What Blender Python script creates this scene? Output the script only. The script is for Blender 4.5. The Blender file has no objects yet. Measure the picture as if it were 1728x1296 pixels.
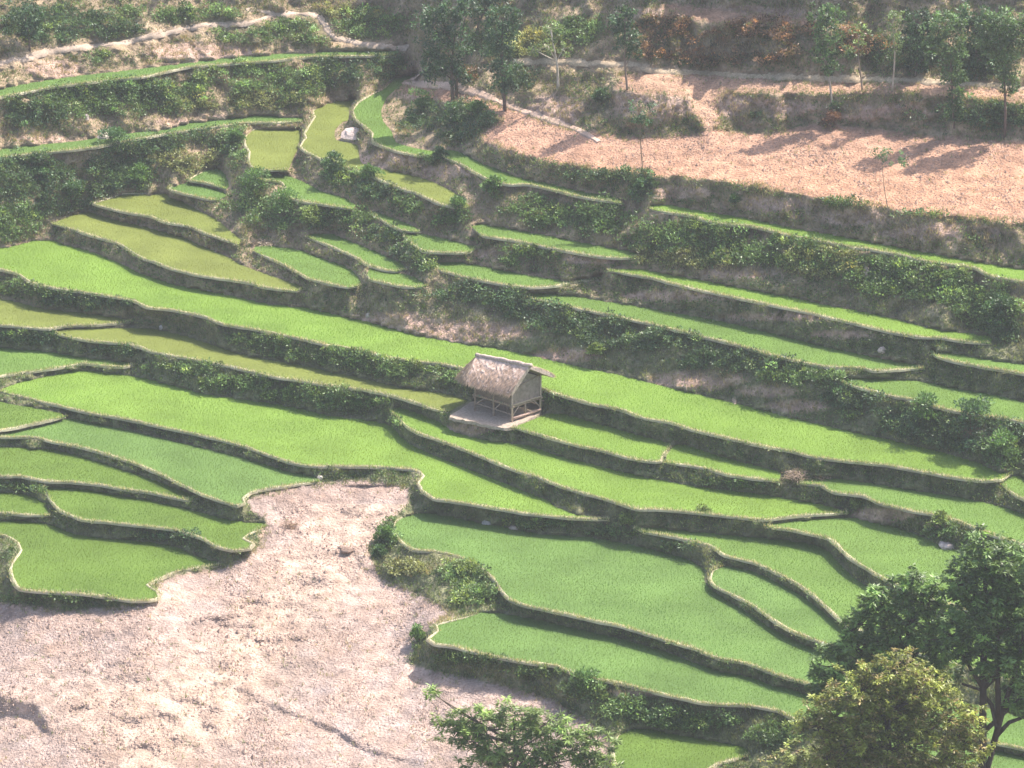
import bpy, math, random
import numpy as np
from mathutils import Vector
from mathutils.geometry import delaunay_2d_cdt
rng = np.random.default_rng(7); random.seed(7)
S = bpy.context.scene
# ------------------------------------------------------------------ camera, sky, sun, exposure
PITCH = math.radians(18.0); HFOV = math.radians(14.0); DIST = 183.0
cam_d = bpy.data.cameras.new('camera'); cam = bpy.data.objects.new('camera', cam_d); S.collection.objects.link(cam)
cam_d.angle = HFOV; cam_d.clip_end = 5000; cam_d.clip_start = 1
cam.location = (0, -DIST*math.cos(PITCH), DIST*math.sin(PITCH)); cam.rotation_euler = (math.pi/2-PITCH, 0, 0)
S.camera = cam
SUN_EL = math.radians(59); SUN_AZ = math.radians(62)          # azimuth from +Y (away from camera) towards +X
W = bpy.data.worlds.new('World'); S.world = W; W.use_nodes = True
nt = W.node_tree; bg = nt.nodes['Background']
sky = nt.nodes.new('ShaderNodeTexSky'); sky.sky_type = 'NISHITA'; sky.sun_disc = False
sky.sun_elevation = SUN_EL; sky.sun_rotation = SUN_AZ; sky.dust_density = 3.0
nt.links.new(sky.outputs[0], bg.inputs[0]); bg.inputs[1].default_value = 0.15
sl = bpy.data.lights.new('sun', 'SUN'); sl.energy = 4.4; sl.angle = math.radians(0.6); sl.color = (1.0, 0.93, 0.84)
so = bpy.data.objects.new('sun', sl); S.collection.objects.link(so)
sd = Vector((math.sin(SUN_AZ)*math.cos(SUN_EL), math.cos(SUN_AZ)*math.cos(SUN_EL), math.sin(SUN_EL)))
so.rotation_euler = sd.to_track_quat('Z', 'Y').to_euler(); so.location = sd*200
S.view_settings.view_transform = 'Standard'; S.view_settings.look = 'None'
S.view_settings.gamma = 1; S.view_settings.exposure = 1.02
HAZE = 0.0004
# ------------------------------------------------------------------ ray helpers (photo pixel -> world)
FPX = 864/math.tan(HFOV/2); CZ = cam.location.z; CY = cam.location.y
cp, sp = math.cos(PITCH), math.sin(PITCH)
def w_from(u, v, z):
    u = np.asarray(u, float); v = np.asarray(v, float)
    a = (u-864)/FPX; b = -(v-648)/FPX
    rz = -sp + b*cp; ry = cp + b*sp; t = (z-CZ)/rz
    return np.stack([a*t, CY+ry*t, z+0*t], -1)
def px_from(x, y, z):
    dy = y-CY; dz = z-CZ; d = dy*cp - dz*sp; up = dy*sp + dz*cp
    return 864 + x/d*FPX, 648 - up/d*FPX
# value noise
_NT = rng.random((64, 64, 64)).astype(np.float32)
def vnoise(x, y, z):
    xi = np.floor(x).astype(int); yi = np.floor(y).astype(int); zi = np.floor(z).astype(int)
    fx = x-xi; fy = y-yi; fz = z-zi
    fx = fx*fx*(3-2*fx); fy = fy*fy*(3-2*fy); fz = fz*fz*(3-2*fz); r = 0
    for a in (0, 1):
        for b in (0, 1):
            for c in (0, 1):
                r = r + _NT[(xi+a) % 64, (yi+b) % 64, (zi+c) % 64]*(fx if a else 1-fx)*(fy if b else 1-fy)*(fz if c else 1-fz)
    return r
def fbm(x, y, z, o=4):
    r = 0; am = .5
    for i in range(o):
        r = r + am*(vnoise(x, y, z)-.5)*2; x = x*2.03+7; y = y*2.03+3; z = z*2.03+1; am *= .5
    return r
def pip(px, py, poly):
    ins = np.zeros(px.shape, bool); n = len(poly); j = n-1
    for i in range(n):
        xi, yi = poly[i]; xj, yj = poly[j]
        if yi != yj:
            ins ^= ((yi > py) != (yj > py)) & (px < (xj-xi)*(py-yi)/(yj-yi)+xi)
        j = i
    return ins
def smooth_line(pts, step=7, closed=False):
    p = np.array(pts, float); n = len(p)
    out = []
    rngi = range(n if closed else n-1)
    for i in rngi:
        g = (lambda k: p[k % n]) if closed else (lambda k: p[min(max(k, 0), n-1)])
        a, b, c, d = g(i-1), g(i), g(i+1), g(i+2)
        m = max(1, int(np.hypot(*(c-b))/step))
        for t in np.arange(m)/m:
            cr = .5*((2*b)+(-a+c)*t+(2*a-5*b+4*c-d)*t*t+(-a+3*b-3*c+d)*t**3)
            out.append(.6*cr+.4*(b+(c-b)*t))
    if not closed: out.append(p[-1])
    return np.array(out)
# ------------------------------------------------------------------ object helpers
def tag(o, label=None, cat=None, group=None, kind=None):
    if label: o['label'] = label
    if cat: o['category'] = cat
    if group: o['group'] = group
    if kind: o['kind'] = kind
    return o
def empty(name, loc, rz=0):
    o = bpy.data.objects.new(name, None); S.collection.objects.link(o); o.location = loc; o.rotation_euler = (0, 0, rz)
    o.empty_display_size = .3
    return o
def np_mesh(name, V, F, mat, col=None, smooth=False, parent=None, loc=None):
    """V (n,3), F (m,k) or list of such; col (n,3) point colour"""
    V = np.asarray(V, np.float32)
    if loc is not None: V = V - np.asarray(loc, np.float32)
    Fs = F if isinstance(F, list) else [F]
    me = bpy.data.meshes.new(name)
    me.vertices.add(len(V)); me.vertices.foreach_set('co', V.ravel())
    nl = sum(f.size for f in Fs); npoly = sum(len(f) for f in Fs)
    me.loops.add(nl); me.loops.foreach_set('vertex_index', np.concatenate([f.ravel() for f in Fs]).astype(np.int32))
    me.polygons.add(npoly)
    tot = np.concatenate([np.full(len(f), f.shape[1]) for f in Fs]); st = np.concatenate([[0], np.cumsum(tot)[:-1]])
    me.polygons.foreach_set('loop_start', st.astype(np.int32)); me.polygons.foreach_set('loop_total', tot.astype(np.int32))
    me.polygons.foreach_set('use_smooth', np.full(npoly, smooth))
    me.update(calc_edges=True); me.validate()
    if col is not None:
        ca = me.color_attributes.new('tint', 'FLOAT_COLOR', 'POINT')
        c4 = np.ones((len(V), 4), np.float32); c4[:, :3] = col; ca.data.foreach_set('color', c4.ravel())
    me.materials.append(mat)
    o = bpy.data.objects.new(name, me); S.collection.objects.link(o)
    if parent is not None: o.parent = parent
    elif loc is not None: o.location = loc
    return o
class MB:
    def __init__(s): s.V = []; s.F3 = []; s.F4 = []; s.n = 0; s.C = []
    def add(s, V, F, c=None):
        V = np.asarray(V, float).reshape(-1, 3); F = np.asarray(F, int)
        (s.F4 if F.shape[1] == 4 else s.F3).append(F+s.n); s.V.append(V); s.n += len(V)
        s.C.append(np.tile(np.asarray(c if c is not None else (1, 1, 1), float), (len(V), 1)) if c is None or np.ndim(c) == 1 else c)
    def tube(s, pts, radii, k=7, c=None, rough=0.0):
        pts = np.array(pts, float); n = len(pts); radii = np.broadcast_to(radii, n)
        T = np.gradient(pts, axis=0); T /= np.linalg.norm(T, axis=1)[:, None]+1e-9
        ref = np.array([0, 0, 1.]) if abs(T[0, 2]) < .9 else np.array([1., 0, 0]); V = []
        for i in range(n):
            a = np.cross(T[i], ref); a /= np.linalg.norm(a)+1e-9; b = np.cross(T[i], a)
            an = np.arange(k)*2*math.pi/k; rr = radii[i]*(1+rough*(rng.random(k)-.5))
            V.append(pts[i]+np.outer(np.cos(an)*rr, a)+np.outer(np.sin(an)*rr, b))
        V = np.concatenate(V+[pts[:1], pts[-1:]])
        F = [[i*k+j, i*k+(j+1) % k, (i+1)*k+(j+1) % k, (i+1)*k+j] for i in range(n-1) for j in range(k)]
        n0 = s.n; s.add(V, F, c)
        m = n*k
        s.F3.append(n0+np.array([[m, (j+1) % k, j] for j in range(k)]+[[m+1, (n-1)*k+j, (n-1)*k+(j+1) % k] for j in range(k)]))
    def box(s, c0, sz, ax=None, c=None):
        ax = np.eye(3) if ax is None else np.asarray(ax, float); sz = np.asarray(sz)/2
        V = [np.asarray(c0)+ax[0]*sz[0]*a+ax[1]*sz[1]*b+ax[2]*sz[2]*d for a in (-1, 1) for b in (-1, 1) for d in (-1, 1)]
        s.add(V, [[0, 1, 3, 2], [4, 6, 7, 5], [0, 4, 5, 1], [2, 3, 7, 6], [0, 2, 6, 4], [1, 5, 7, 3]], c)
    def build(s, name, mat, parent=None, smooth=False, loc=None):
        F = [np.concatenate(f) for f in (s.F3, s.F4) if f]
        return np_mesh(name, np.concatenate(s.V), F, mat, np.concatenate(s.C), smooth, parent, loc)
# ------------------------------------------------------------------ materials
def mat_new(name, rough=.9, spec=.15):
    m = bpy.data.materials.new(name); m.use_nodes = True; b = m.node_tree.nodes['Principled BSDF']
    b.inputs['Roughness'].default_value = rough; b.inputs['Specular IOR Level'].default_value = spec
    return m, m.node_tree, b
def N(t, typ, **kw):
    n = t.nodes.new(typ)
    for k, v in kw.items(): setattr(n, k, v)
    return n
def noise_col(t, src, scale, amt, detail=6, coords='Object', stretch=None):
    """multiply src colour by noise in 1-amt..1+amt"""
    tc = N(t, 'ShaderNodeNewGeometry'); no = N(t, 'ShaderNodeTexNoise'); no.inputs['Scale'].default_value = scale; no.inputs['Detail'].default_value = detail
    mp = N(t, 'ShaderNodeMapping'); mp.inputs['Scale'].default_value = stretch or (1, 1, 1)
    t.links.new(tc.outputs['Position'], mp.inputs[0]); t.links.new(mp.outputs[0], no.inputs['Vector'])
    mr = N(t, 'ShaderNodeMapRange'); mr.inputs[1].default_value = .3; mr.inputs[2].default_value = .7
    mr.inputs[3].default_value = 1-amt; mr.inputs[4].default_value = 1+amt
    t.links.new(no.outputs[0], mr.inputs[0])
    mx = N(t, 'ShaderNodeVectorMath', operation='SCALE'); t.links.new(src, mx.inputs[0]); t.links.new(mr.outputs[0], mx.inputs['Scale'])
    return mx.outputs[0], no.outputs[0]
def bump(t, b, h, s, d):
    bm = N(t, 'ShaderNodeBump'); bm.inputs['Strength'].default_value = s; bm.inputs['Distance'].default_value = d
    t.links.new(h, bm.inputs['Height']); t.links.new(bm.outputs[0], b.inputs['Normal'])
def attr_col(t):
    a = N(t, 'ShaderNodeAttribute'); a.attribute_name = 'tint'; return a.outputs['Color']
def leaf_mat(name, trans=.35, rough=.6, spec=.25):
    m, t, b = mat_new(name, rough, spec); c = attr_col(t)
    t.links.new(c, b.inputs['Base Color'])
    tr = N(t, 'ShaderNodeBsdfTranslucent'); mx = N(t, 'ShaderNodeMixShader'); mx.inputs[0].default_value = trans
    g = N(t, 'ShaderNodeVectorMath', operation='MULTIPLY'); g.inputs[1].default_value = (1.15, 1.1, .6)
    t.links.new(c, g.inputs[0]); t.links.new(g.outputs[0], tr.inputs[0])
    t.links.new(b.outputs[0], mx.inputs[1]); t.links.new(tr.outputs[0], mx.inputs[2])
    t.links.new(mx.outputs[0], t.nodes['Material Output'].inputs[0])
    return m
M = {}
M['leaf'] = leaf_mat('leaf', .35, .45, .5); M['rice'] = leaf_mat('rice_leaf', .45, .55, .2)
m, t, b = mat_new('hillside_ground', .95, .1)
c, h = noise_col(t, attr_col(t), 1.6, .32, 8); c, h2 = noise_col(t, c, 9, .22, 4)
t.links.new(c, b.inputs['Base Color']); bump(t, b, h2, .9, .14); M['ground'] = m
m, t, b = mat_new('soil_plain', .95, .1); c, h = noise_col(t, attr_col(t), 12, .25, 5)
t.links.new(c, b.inputs['Base Color']); bump(t, b, h, .5, .02); M['soil'] = m
m, t, b = mat_new('bark', .9, .1); c, h = noise_col(t, attr_col(t), 14, .35, 5, stretch=(1, 1, .25))
t.links.new(c, b.inputs['Base Color']); bump(t, b, h, .6, .02); M['bark'] = m
m, t, b = mat_new('thatch', .95, .08); c, h = noise_col(t, attr_col(t), 9, .3, 8)
t.links.new(c, b.inputs['Base Color']); bump(t, b, h, .7, .03); M['thatch'] = m
m, t, b = mat_new('bamboo', .7, .2); c, h = noise_col(t, attr_col(t), 20, .25, 4)
t.links.new(c, b.inputs['Base Color']); M['bamboo'] = m
m, t, b = mat_new('woven_wall', .85, .1)
wv = N(t, 'ShaderNodeTexWave'); wv.inputs['Scale'].default_value = 7; wv.inputs['Distortion'].default_value = 1.2
wv.bands_direction = 'Z'
geo = N(t, 'ShaderNodeNewGeometry'); t.links.new(geo.outputs['Position'], wv.inputs['Vector'])
mr = N(t, 'ShaderNodeMapRange'); mr.inputs[3].default_value = .7; mr.inputs[4].default_value = 1.15; t.links.new(wv.outputs['Fac'], mr.inputs[0])
vm = N(t, 'ShaderNodeVectorMath', operation='SCALE'); t.links.new(attr_col(t), vm.inputs[0]); t.links.new(mr.outputs[0], vm.inputs['Scale'])
c, h = noise_col(t, vm.outputs[0], 6, .25, 4); t.links.new(c, b.inputs['Base Color']); M['woven'] = m
m, t, b = mat_new('stone', .85, .2); c, h = noise_col(t, attr_col(t), 8, .3, 6)
t.links.new(c, b.inputs['Base Color']); bump(t, b, h, .6, .03); M['stone'] = m
def water_mat(name, colr):
    m, t, b = mat_new(name, .85, .1)
    rgb = N(t, 'ShaderNodeRGB'); rgb.outputs[0].default_value = (*colr, 1)
    c, h = noise_col(t, rgb.outputs[0], .45, .16, 5); c, h = noise_col(t, c, 9, .16, 4)
    t.links.new(c, b.inputs['Base Color']); return m
# rice kinds: (ground sheet colour, blade colour, density)
RK = {'bright': ((.130, .207, .038), (.19, .295, .044), 1.0),
      'mid':    ((.104, .172, .040), (.15, .24, .048), 1.0),
      'cool':   ((.098, .165, .044), (.142, .23, .053), 1.0),
      'deep':   ((.092, .148, .028), (.135, .205, .034), 1.0),
      'olive':  ((.140, .165, .040), (.20, .235, .048), .8)}
for k_, v_ in RK.items(): M['sheet_'+k_] = water_mat('paddy_mud_'+k_, v_[0])
# ------------------------------------------------------------------ PADDIES: (kind, label, rim polyline, back polyline) in photo pixels
PD = []
def P(kind, label, rim, back):
    g = lambda s: [tuple(float(q) for q in a.split(',')) for a in s.split()]
    PD.append((kind, label, g(rim), g(back)))
P('cool', 'thin long green paddy strip across the scrub, highest one at upper left',
  '-120,190 24,160 87,148 174,137 243,130 306,116 347,111 451,104 521,97 600,95 664,94', '675,86 600,86 486,90 382,98 302,108 222,118 139,127 69,137 24,145 -120,176')
P('cool', 'thin dark green paddy strip beside the pale boulder, second from top at left',
  '-120,286 24,263 87,257 156,250 226,236 295,224 347,217 410,208 469,207 510,205', '514,198 434,195 382,200 312,209 278,219 194,227 139,237 69,244 24,249 -120,268')
P('olive', 'small square yellowish paddy with pale rim on its left and far sides',
  '507,216 434,218 422,222 413,233 414,246 421,257 420,274 430,286 448,287 486,287', '488,284 497,262 507,243 509,222')
P('olive', 'yellowish paddy that wraps around the pale rock mound near the top',
  '604,167 569,170 542,179 528,188 531,198 514,226 517,233 507,248 531,264 573,280 600,287 640,303 675,318 700,325 722,335 742,344 765,350 790,351', '791,346 768,326 727,305 688,294 654,287 612,277 606,262 608,247 590,241 567,236 565,220 578,206 591,202 589,188 595,177')
P('mid', 'curved green paddy like a horn hooking round the leafy knoll',
  '712,121 699,123 664,132 650,149 626,161 605,174 596,187 600,201 616,214 629,226 629,240 661,253 699,262 734,266', '736,256 700,250 668,240 661,222 647,205 643,187 654,163 675,146 699,130')
P('mid', 'narrow green paddy under the pinkish bare field, tapering to the right into bushes',
  '745,262 775,276 803,292 827,304 859,312 893,312 942,323 977,332 1036,341 1050,344', '1046,334 977,322 935,311 872,298 838,284 817,277 796,266 775,256 754,252')
P('bright', 'narrow bright green paddy strip along the foot of the tall bare bank at right',
  '1095,352 1128,359 1170,365 1208,377 1267,382 1336,398 1392,408 1440,418 1458,419 1517,430 1572,443 1642,451 1670,465 1704,472 1790,485 1850,495', '1850,473 1780,461 1697,450 1614,435 1545,422 1475,409 1406,396 1336,384 1267,369 1197,358 1128,346 1100,344')
P('mid', 'green paddy just below the small square yellowish one with bushes at both ends',
  '429,290 434,303 460,305 476,309 482,318 479,330 510,340 535,344 569,349 595,353', '600,346 585,336 569,330 542,323 520,310 490,298 470,292 440,289')
P('mid', 'tiny olive green paddy ledge left of the shrubby bank near the centre top',
  '626,357 640,368 655,378 678,389 709,391', '703,384 675,372 648,362 633,357')
P('mid', 'small sickle shaped green paddy with round lower rim above the long centre bank',
  '684,396 688,401 699,413 716,424 734,426 768,427 793,425 807,415', '786,412 754,403 716,395 699,393')
P('mid', 'slim green paddy below the leafy slope, rim curled at its left tip',
  '796,382 807,392 817,399 862,405 893,411 935,420 994,431 1046,436 1074,434', '1076,427 1039,419 977,408 935,399 890,391 848,383 810,378')
P('cool', 'upper of two small green paddy wedges left of the bush clump',
  '365,283 347,288 319,304 347,309 382,319', '388,312 382,296 374,288')
P('cool', 'lower of two small green paddy wedges left of the bush clump',
  '316,307 285,318 302,325 330,332 354,337 368,338', '384,330 378,323 347,314 326,309')
P('olive', 'yellowish olive paddy with pale far rim, directly under the two small green wedges',
  '278,325 257,328 208,328 180,337 158,344 180,351 215,359 257,366 278,375 319,382 347,394 375,403 403,413', '408,404 390,391 368,372 340,357 312,341 288,332')
P('olive', 'broad yellowish olive paddy directly above the left end of the longest bright one',
  '87,377 122,387 156,398 198,410 215,420 240,436 257,441 288,453 326,463 368,470 417,477 451,486 500,491 516,486', '508,482 451,463 410,448 382,432 333,411 312,401 264,387 194,370 149,357 120,364')
P('mid', 'green paddy narrowing to the upper left beside the centre bush clump',
  '427,423 462,439 500,458 521,470 556,479 588,485 605,482', '609,475 602,462 581,448 556,440 503,421 451,414 431,416')
P('mid', 'slender green paddy sloping between two dark banks left of the sickle shaped one',
  '519,400 556,415 600,434 619,446 647,455 668,458 685,455', '683,450 675,443 643,428 602,411 560,394 535,393 522,396')
P('mid', 'small half moon green paddy with rounded pale left rim, left of the long centre rim',
  '624,452 619,463 626,472 647,477 678,484 706,485 720,482', '716,477 699,467 675,461 643,456 630,451')
P('mid', 'green lens shaped paddy with bare bank behind it, just left of image centre top',
  '730,446 741,455 768,463 803,472 855,481 893,485 935,483 970,477 1008,472 1022,462', '1000,468 959,473 921,469 873,461 820,450 775,442 741,440')
P('bright', 'long green paddy strip under the thick green scrub at right',
  '1025,456 1057,462 1102,470 1128,477 1197,493 1302,515 1371,529 1423,542 1468,552 1503,561 1555,569 1593,571 1631,577 1670,580', '1676,572 1663,566 1614,560 1562,552 1510,538 1458,526 1406,517 1336,501 1267,489 1197,475 1128,463 1081,454 1039,452')
P('mid', 'long green paddy on top of the high bushy bank right of centre',
  '888,496 893,503 942,514 1011,528 1081,543 1128,554 1197,571 1239,581 1302,599 1343,609 1392,619 1461,622 1472,626 1517,624 1565,621', '1545,615 1475,602 1406,588 1336,571 1267,553 1197,538 1128,526 1081,517 1011,507 959,497 907,495')
P('mid', 'short thin green paddy at the right edge beneath the long strip end',
  '1565,588 1579,601 1614,611 1666,621 1711,628 1850,655', '1850,635 1711,613 1666,606 1614,597 1579,592')
P('mid', 'green paddy at right edge directly above the dark shrubs',
  '1423,646 1458,656 1510,670 1565,677 1576,686 1631,698 1684,705 1715,710 1850,738', '1850,695 1728,678 1708,673 1666,664 1614,655 1562,645 1510,640 1458,638 1427,639')
P('bright', 'longest bright green paddy running from the left edge behind the hut to the right edge',
  '-120,430 -60,440 14,458 35,465 52,477 90,486 139,493 194,502 229,509 250,519 295,524 347,535 378,548 434,557 503,571 556,583 612,592 647,602 692,609 734,613 775,620 800,630 850,641 890,650 911,655 942,665 991,680 1046,691 1088,706 1129,713 1173,726 1222,738 1284,752 1336,762 1371,771 1423,778 1493,785 1562,797 1614,807 1663,812 1690,809 1708,797',
  '1684,796 1649,780 1579,760 1510,744 1441,729 1371,713 1319,701 1267,687 1197,670 1128,654 1046,633 977,619 907,602 838,588 768,578 699,564 629,545 600,538 521,520 451,512 365,493 295,480 236,461 208,447 174,432 139,420 104,411 87,405 56,406 14,417 -60,418')
P('olive', 'olive yellow paddy at the left edge under the longest bright one',
  '-120,540 0,549 52,553 83,555 115,550 156,549 194,546 222,543', '226,539 174,532 115,525 69,520 35,511 14,506 -120,482')
P('olive', 'long thin yellowish paddy ending behind the left side of the hut',
  '94,559 101,566 156,576 215,581 240,587 257,594 312,604 361,613 399,621 451,634 503,642 556,651 612,658 657,667 699,679 734,691 757,695', '790,677 782,671 734,661 664,651 612,638 560,628 521,618 451,607 399,595 347,578 312,566 260,555 208,553 156,554 111,556')
P('mid', 'green paddy at the left edge with a rim that rises to a flat hump',
  '-120,655 0,635 35,630 87,623 139,614 167,617 208,620 229,614 250,607', '222,610 174,607 122,600 69,592 21,588 -120,574')
P('bright', 'broad bright green paddy that bends round the top of the bare gully',
  '0,660 38,670 104,686 156,698 215,708 264,719 312,729 365,741 417,755 469,774 514,786 560,787 629,788 692,792 709,797 715,804 706,816 713,828 734,842 768,847 838,858 890,867 959,874 1029,877', '970,868 935,854 925,845 873,824 820,803 775,786 734,769 699,753 675,736 664,720 629,710 556,701 486,685 417,675 347,665 295,651 243,638 191,630 139,625 104,630 35,645 5,656')
P('bright', 'bright green paddy directly below the hut, shaded at the foot of its earth pad',
  '661,694 675,705 685,719 706,731 741,743 768,753 803,767 855,788 879,797 907,805 942,819 977,830 1029,845 1074,859 1116,860 1197,868 1260,875 1295,877 1354,870 1399,867 1430,865', '1423,862 1392,852 1336,842 1267,831 1215,826 1163,819 1128,812 1081,803 1011,786 942,769 890,751 838,746 803,739 768,729 741,712 709,698 678,688 666,687')
P('bright', 'bright green paddy touching the right corner of the hut pad, ended by a cross rim',
  '866,721 907,733 942,743 977,753 1011,759 1053,771 1088,778 1114,779 1118,767 1132,750', '1129,746 1098,739 1046,725 994,710 952,698 928,697 900,708')
P('bright', 'short bright green paddy between the cross rim and the pile of straw',
  '1123,780 1180,788 1232,802 1284,809 1315,812', '1318,797 1267,783 1215,769 1163,752 1140,750 1125,768')
P('mid', 'green paddy right of the straw pile running to the right edge',
  '1350,816 1385,819 1406,831 1458,837 1482,849 1527,860 1579,869 1621,881 1656,896 1697,910 1850,960', '1850,918 1770,885 1711,861 1666,849 1614,838 1545,828 1475,816 1423,808 1371,807')
P('mid', 'tiny green paddy corner at the right edge below the end of the longest one',
  '1687,815 1700,824 1718,838 1780,865 1850,890', '1850,868 1780,838 1722,803 1705,805')
P('mid', 'green paddy behind the dark leafy tree with a rim dropping steeply to the right',
  '1288,882 1295,889 1343,896 1399,909 1413,919 1423,931 1447,950 1479,969 1510,985 1562,1007 1590,1016 1700,1050 1850,1095', '1850,1010 1700,950 1628,931 1607,926 1576,915 1545,901 1510,889 1468,880 1430,872 1371,876 1322,881')
P('mid', 'long green paddy above the oval one, curving down behind the dark leafy tree',
  '1074,891 1088,898 1133,905 1197,921 1225,938 1274,950 1309,966 1350,988 1378,1009 1406,1035 1427,1053 1461,1068 1560,1105 1850,1190', '1850,1140 1650,1068 1545,1031 1475,997 1440,974 1416,950 1399,931 1371,918 1319,910 1267,906 1215,901 1163,896 1116,891 1084,889')
P('cool', 'tongue shaped green paddy with rounded left tip lying inside the largest paddy bend',
  '1224,955 1204,964 1199,978 1208,990 1232,1002 1267,1020 1302,1044 1336,1065 1385,1084 1450,1105 1600,1150', '1600,1130 1480,1082 1427,1060 1399,1040 1364,1013 1336,995 1295,974 1260,961 1236,956')
P('cool', 'largest cool green paddy in the lower middle with a round pale left end',
  '706,866 678,874 666,884 664,896 678,915 699,928 734,931 775,940 810,957 834,978 848,999 862,1013 890,1023 959,1037 994,1046 1046,1056 1098,1072 1128,1082 1170,1094 1215,1112 1260,1119 1309,1138 1350,1150 1440,1180 1600,1235 1850,1290',
  '1850,1240 1600,1178 1430,1112 1371,1093 1336,1078 1295,1056 1260,1032 1225,1011 1194,990 1188,976 1190,962 1163,945 1128,934 1081,922 1029,912 977,905 907,900 855,889 803,880 754,870 723,866')
P('cool', 'smooth green paddy in the lower middle just below the largest one',
  '813,1033 782,1044 737,1056 739,1066 723,1079 734,1087 768,1092 820,1105 890,1118 942,1125 977,1141 1046,1153 1098,1167 1128,1174 1197,1188 1267,1191 1315,1200 1350,1217 1500,1265 1850,1335', '1850,1308 1450,1205 1336,1163 1302,1156 1267,1143 1215,1132 1163,1115 1116,1097 1046,1077 977,1061 907,1045 855,1036')
P('deep', 'yellow green paddy at the bottom edge behind the long leaved tree',
  '1062,1231 1044,1242 1034,1262 1045,1300 1120,1330 1180,1310 1208,1290 1240,1281 1264,1273', '1262,1262 1197,1249 1128,1237 1095,1228')
P('deep', 'small green paddy triangle at the left edge above a thin pale cross rim',
  '111,703 69,713 21,723 -30,729 -120,728', '-120,648 14,681 52,687 101,697')
P('cool', 'pale green paddy at left reaching the top of the bare gully',
  '-30,738 0,738 62,739 90,746 139,755 187,769 236,785 278,804 312,821 333,831 361,842 400,854 412,850 410,842 420,833 451,825 493,819 538,812', '531,803 486,795 417,774 347,757 278,741 208,724 156,713 117,706 69,718 20,728 -30,734')
P('deep', 'green paddy at the left edge tapering right to a point under a thick dark bank',
  '-120,800 0,804 35,804 76,812 122,814 167,818 208,826 250,831 295,840 319,845 333,838', '299,824 260,810 208,793 156,776 104,761 69,757 17,755 -120,750')
P('deep', 'deep green paddy with hooked right end touching the bare gully',
  '77,821 83,840 101,861 139,877 174,881 243,888 299,895 340,908 365,922 392,929 420,926 427,918 410,910 427,898 448,888', '444,882 399,879 347,867 312,857 243,842 174,831 122,822 86,820')
P('deep', 'small green paddy wedge at the left edge beside a leafy diagonal rim',
  '-120,864 0,865 42,869 85,870', '81,860 73,848 64,841 21,832 -120,830')
P('deep', 'large deep green paddy at lower left above the bare ploughed ground',
  '-120,902 -30,900 10,905 31,917 36,929 26,945 18,960 24,981 35,995 87,1000 139,1002 174,1007 222,1014 250,1014 268,1009 264,999 248,988 264,980 295,966 340,957 375,954', '368,948 330,938 295,922 243,913 174,908 122,900 87,886 35,877 7,877 -120,876')
PAD = [(757, 703), (770, 692), (800, 674), (860, 676), (915, 684), (911, 698), (858, 722), (812, 715)]
for i, q in enumerate(PD):
    rim = smooth_line(q[2]); back = smooth_line(q[3]); PD[i] = q[:2]+(rim, back, np.concatenate([rim, back]))
# ------------------------------------------------------------------ soil / slope regions (photo pixels)
def pg(s): return np.array([tuple(float(q) for q in a.split(',')) for a in s.split()])
FLL = pg('-200,1030 30,1018 120,1030 200,1025 270,1012 262,985 300,970 380,958 440,920 452,880 425,862 415,845 455,828 540,815 600,808 690,822 690,850 660,880 640,905 622,930 640,975 700,1000 780,1038 730,1055 700,1090 690,1120 740,1135 840,1155 930,1180 985,1210 1030,1245 1040,1400 -200,1400')
FTR = pg('700,140 770,150 830,170 900,195 960,215 1060,232 1130,228 1210,218 1290,228 1380,208 1480,218 1560,228 1728,238 1900,243 1900,392 1700,376 1560,360 1400,338 1300,320 1200,303 1110,297 1000,284 930,274 880,262 850,250 815,240 810,222 850,200 800,180 700,160 660,150')
FT2 = pg('1050,128 1100,120 1180,124 1300,132 1420,140 1560,140 1720,150 1900,158 1900,182 1700,172 1560,160 1400,158 1290,160 1225,157 1210,170 1215,210 1190,222 1168,190 1165,162 1080,158 1040,148')
FT3 = pg('1120,3 1250,20 1370,32 1440,38 1440,52 1360,48 1230,42 1120,24')
# ledges inside the bare ground (steep little scarps)
def ribbon_px(pts, w0, w1):
    p = smooth_line(pts, 8); n = len(p); w = np.interp(np.arange(n), [0, n/2, n-1], [w0, w1, w0])
    return np.concatenate([p-np.stack([0*w, w*.5], 1), (p+np.stack([0*w, w*.5], 1))[::-1]])
LEDGE = [ribbon_px([(388, 1158), (430, 1178), (480, 1200), (530, 1218), (575, 1238), (610, 1262), (670, 1280), (720, 1292)], 3, 10),
         pg('-60,1168 15,1176 40,1185 62,1186 74,1205 78,1222 88,1236 84,1240 66,1228 56,1218 40,1208 10,1210 -60,1205'),
         ribbon_px([(432, 1078), (445, 1084), (458, 1086)], 3, 8),
         ribbon_px([(700, 1120), (740, 1134), (800, 1142), (860, 1152), (930, 1170), (985, 1206)], 3, 7),
         ribbon_px([(478, 878), (500, 890), (512, 908)], 3, 8), ribbon_px([(300, 1092), (335, 1102), (385, 1098)], 3, 7), ribbon_px([(560, 958), (590, 973), (606, 998)], 3, 7),
         ribbon_px([(150, 1132), (205, 1121), (262, 1127)], 2, 5), ribbon_px([(205, 1222), (270, 1206), (330, 1212)], 2, 6), ribbon_px([(272, 1150), (302, 1165), (352, 1160)], 2, 5), ribbon_px([(430, 1030), (480, 1018), (540, 1026)], 2, 6),
         pg('615,935 640,960 655,965 670,985 655,978 640,970 615,978 600,985 610,960'),
         pg('576,925 600,922 598,932 578,934')]
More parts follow.
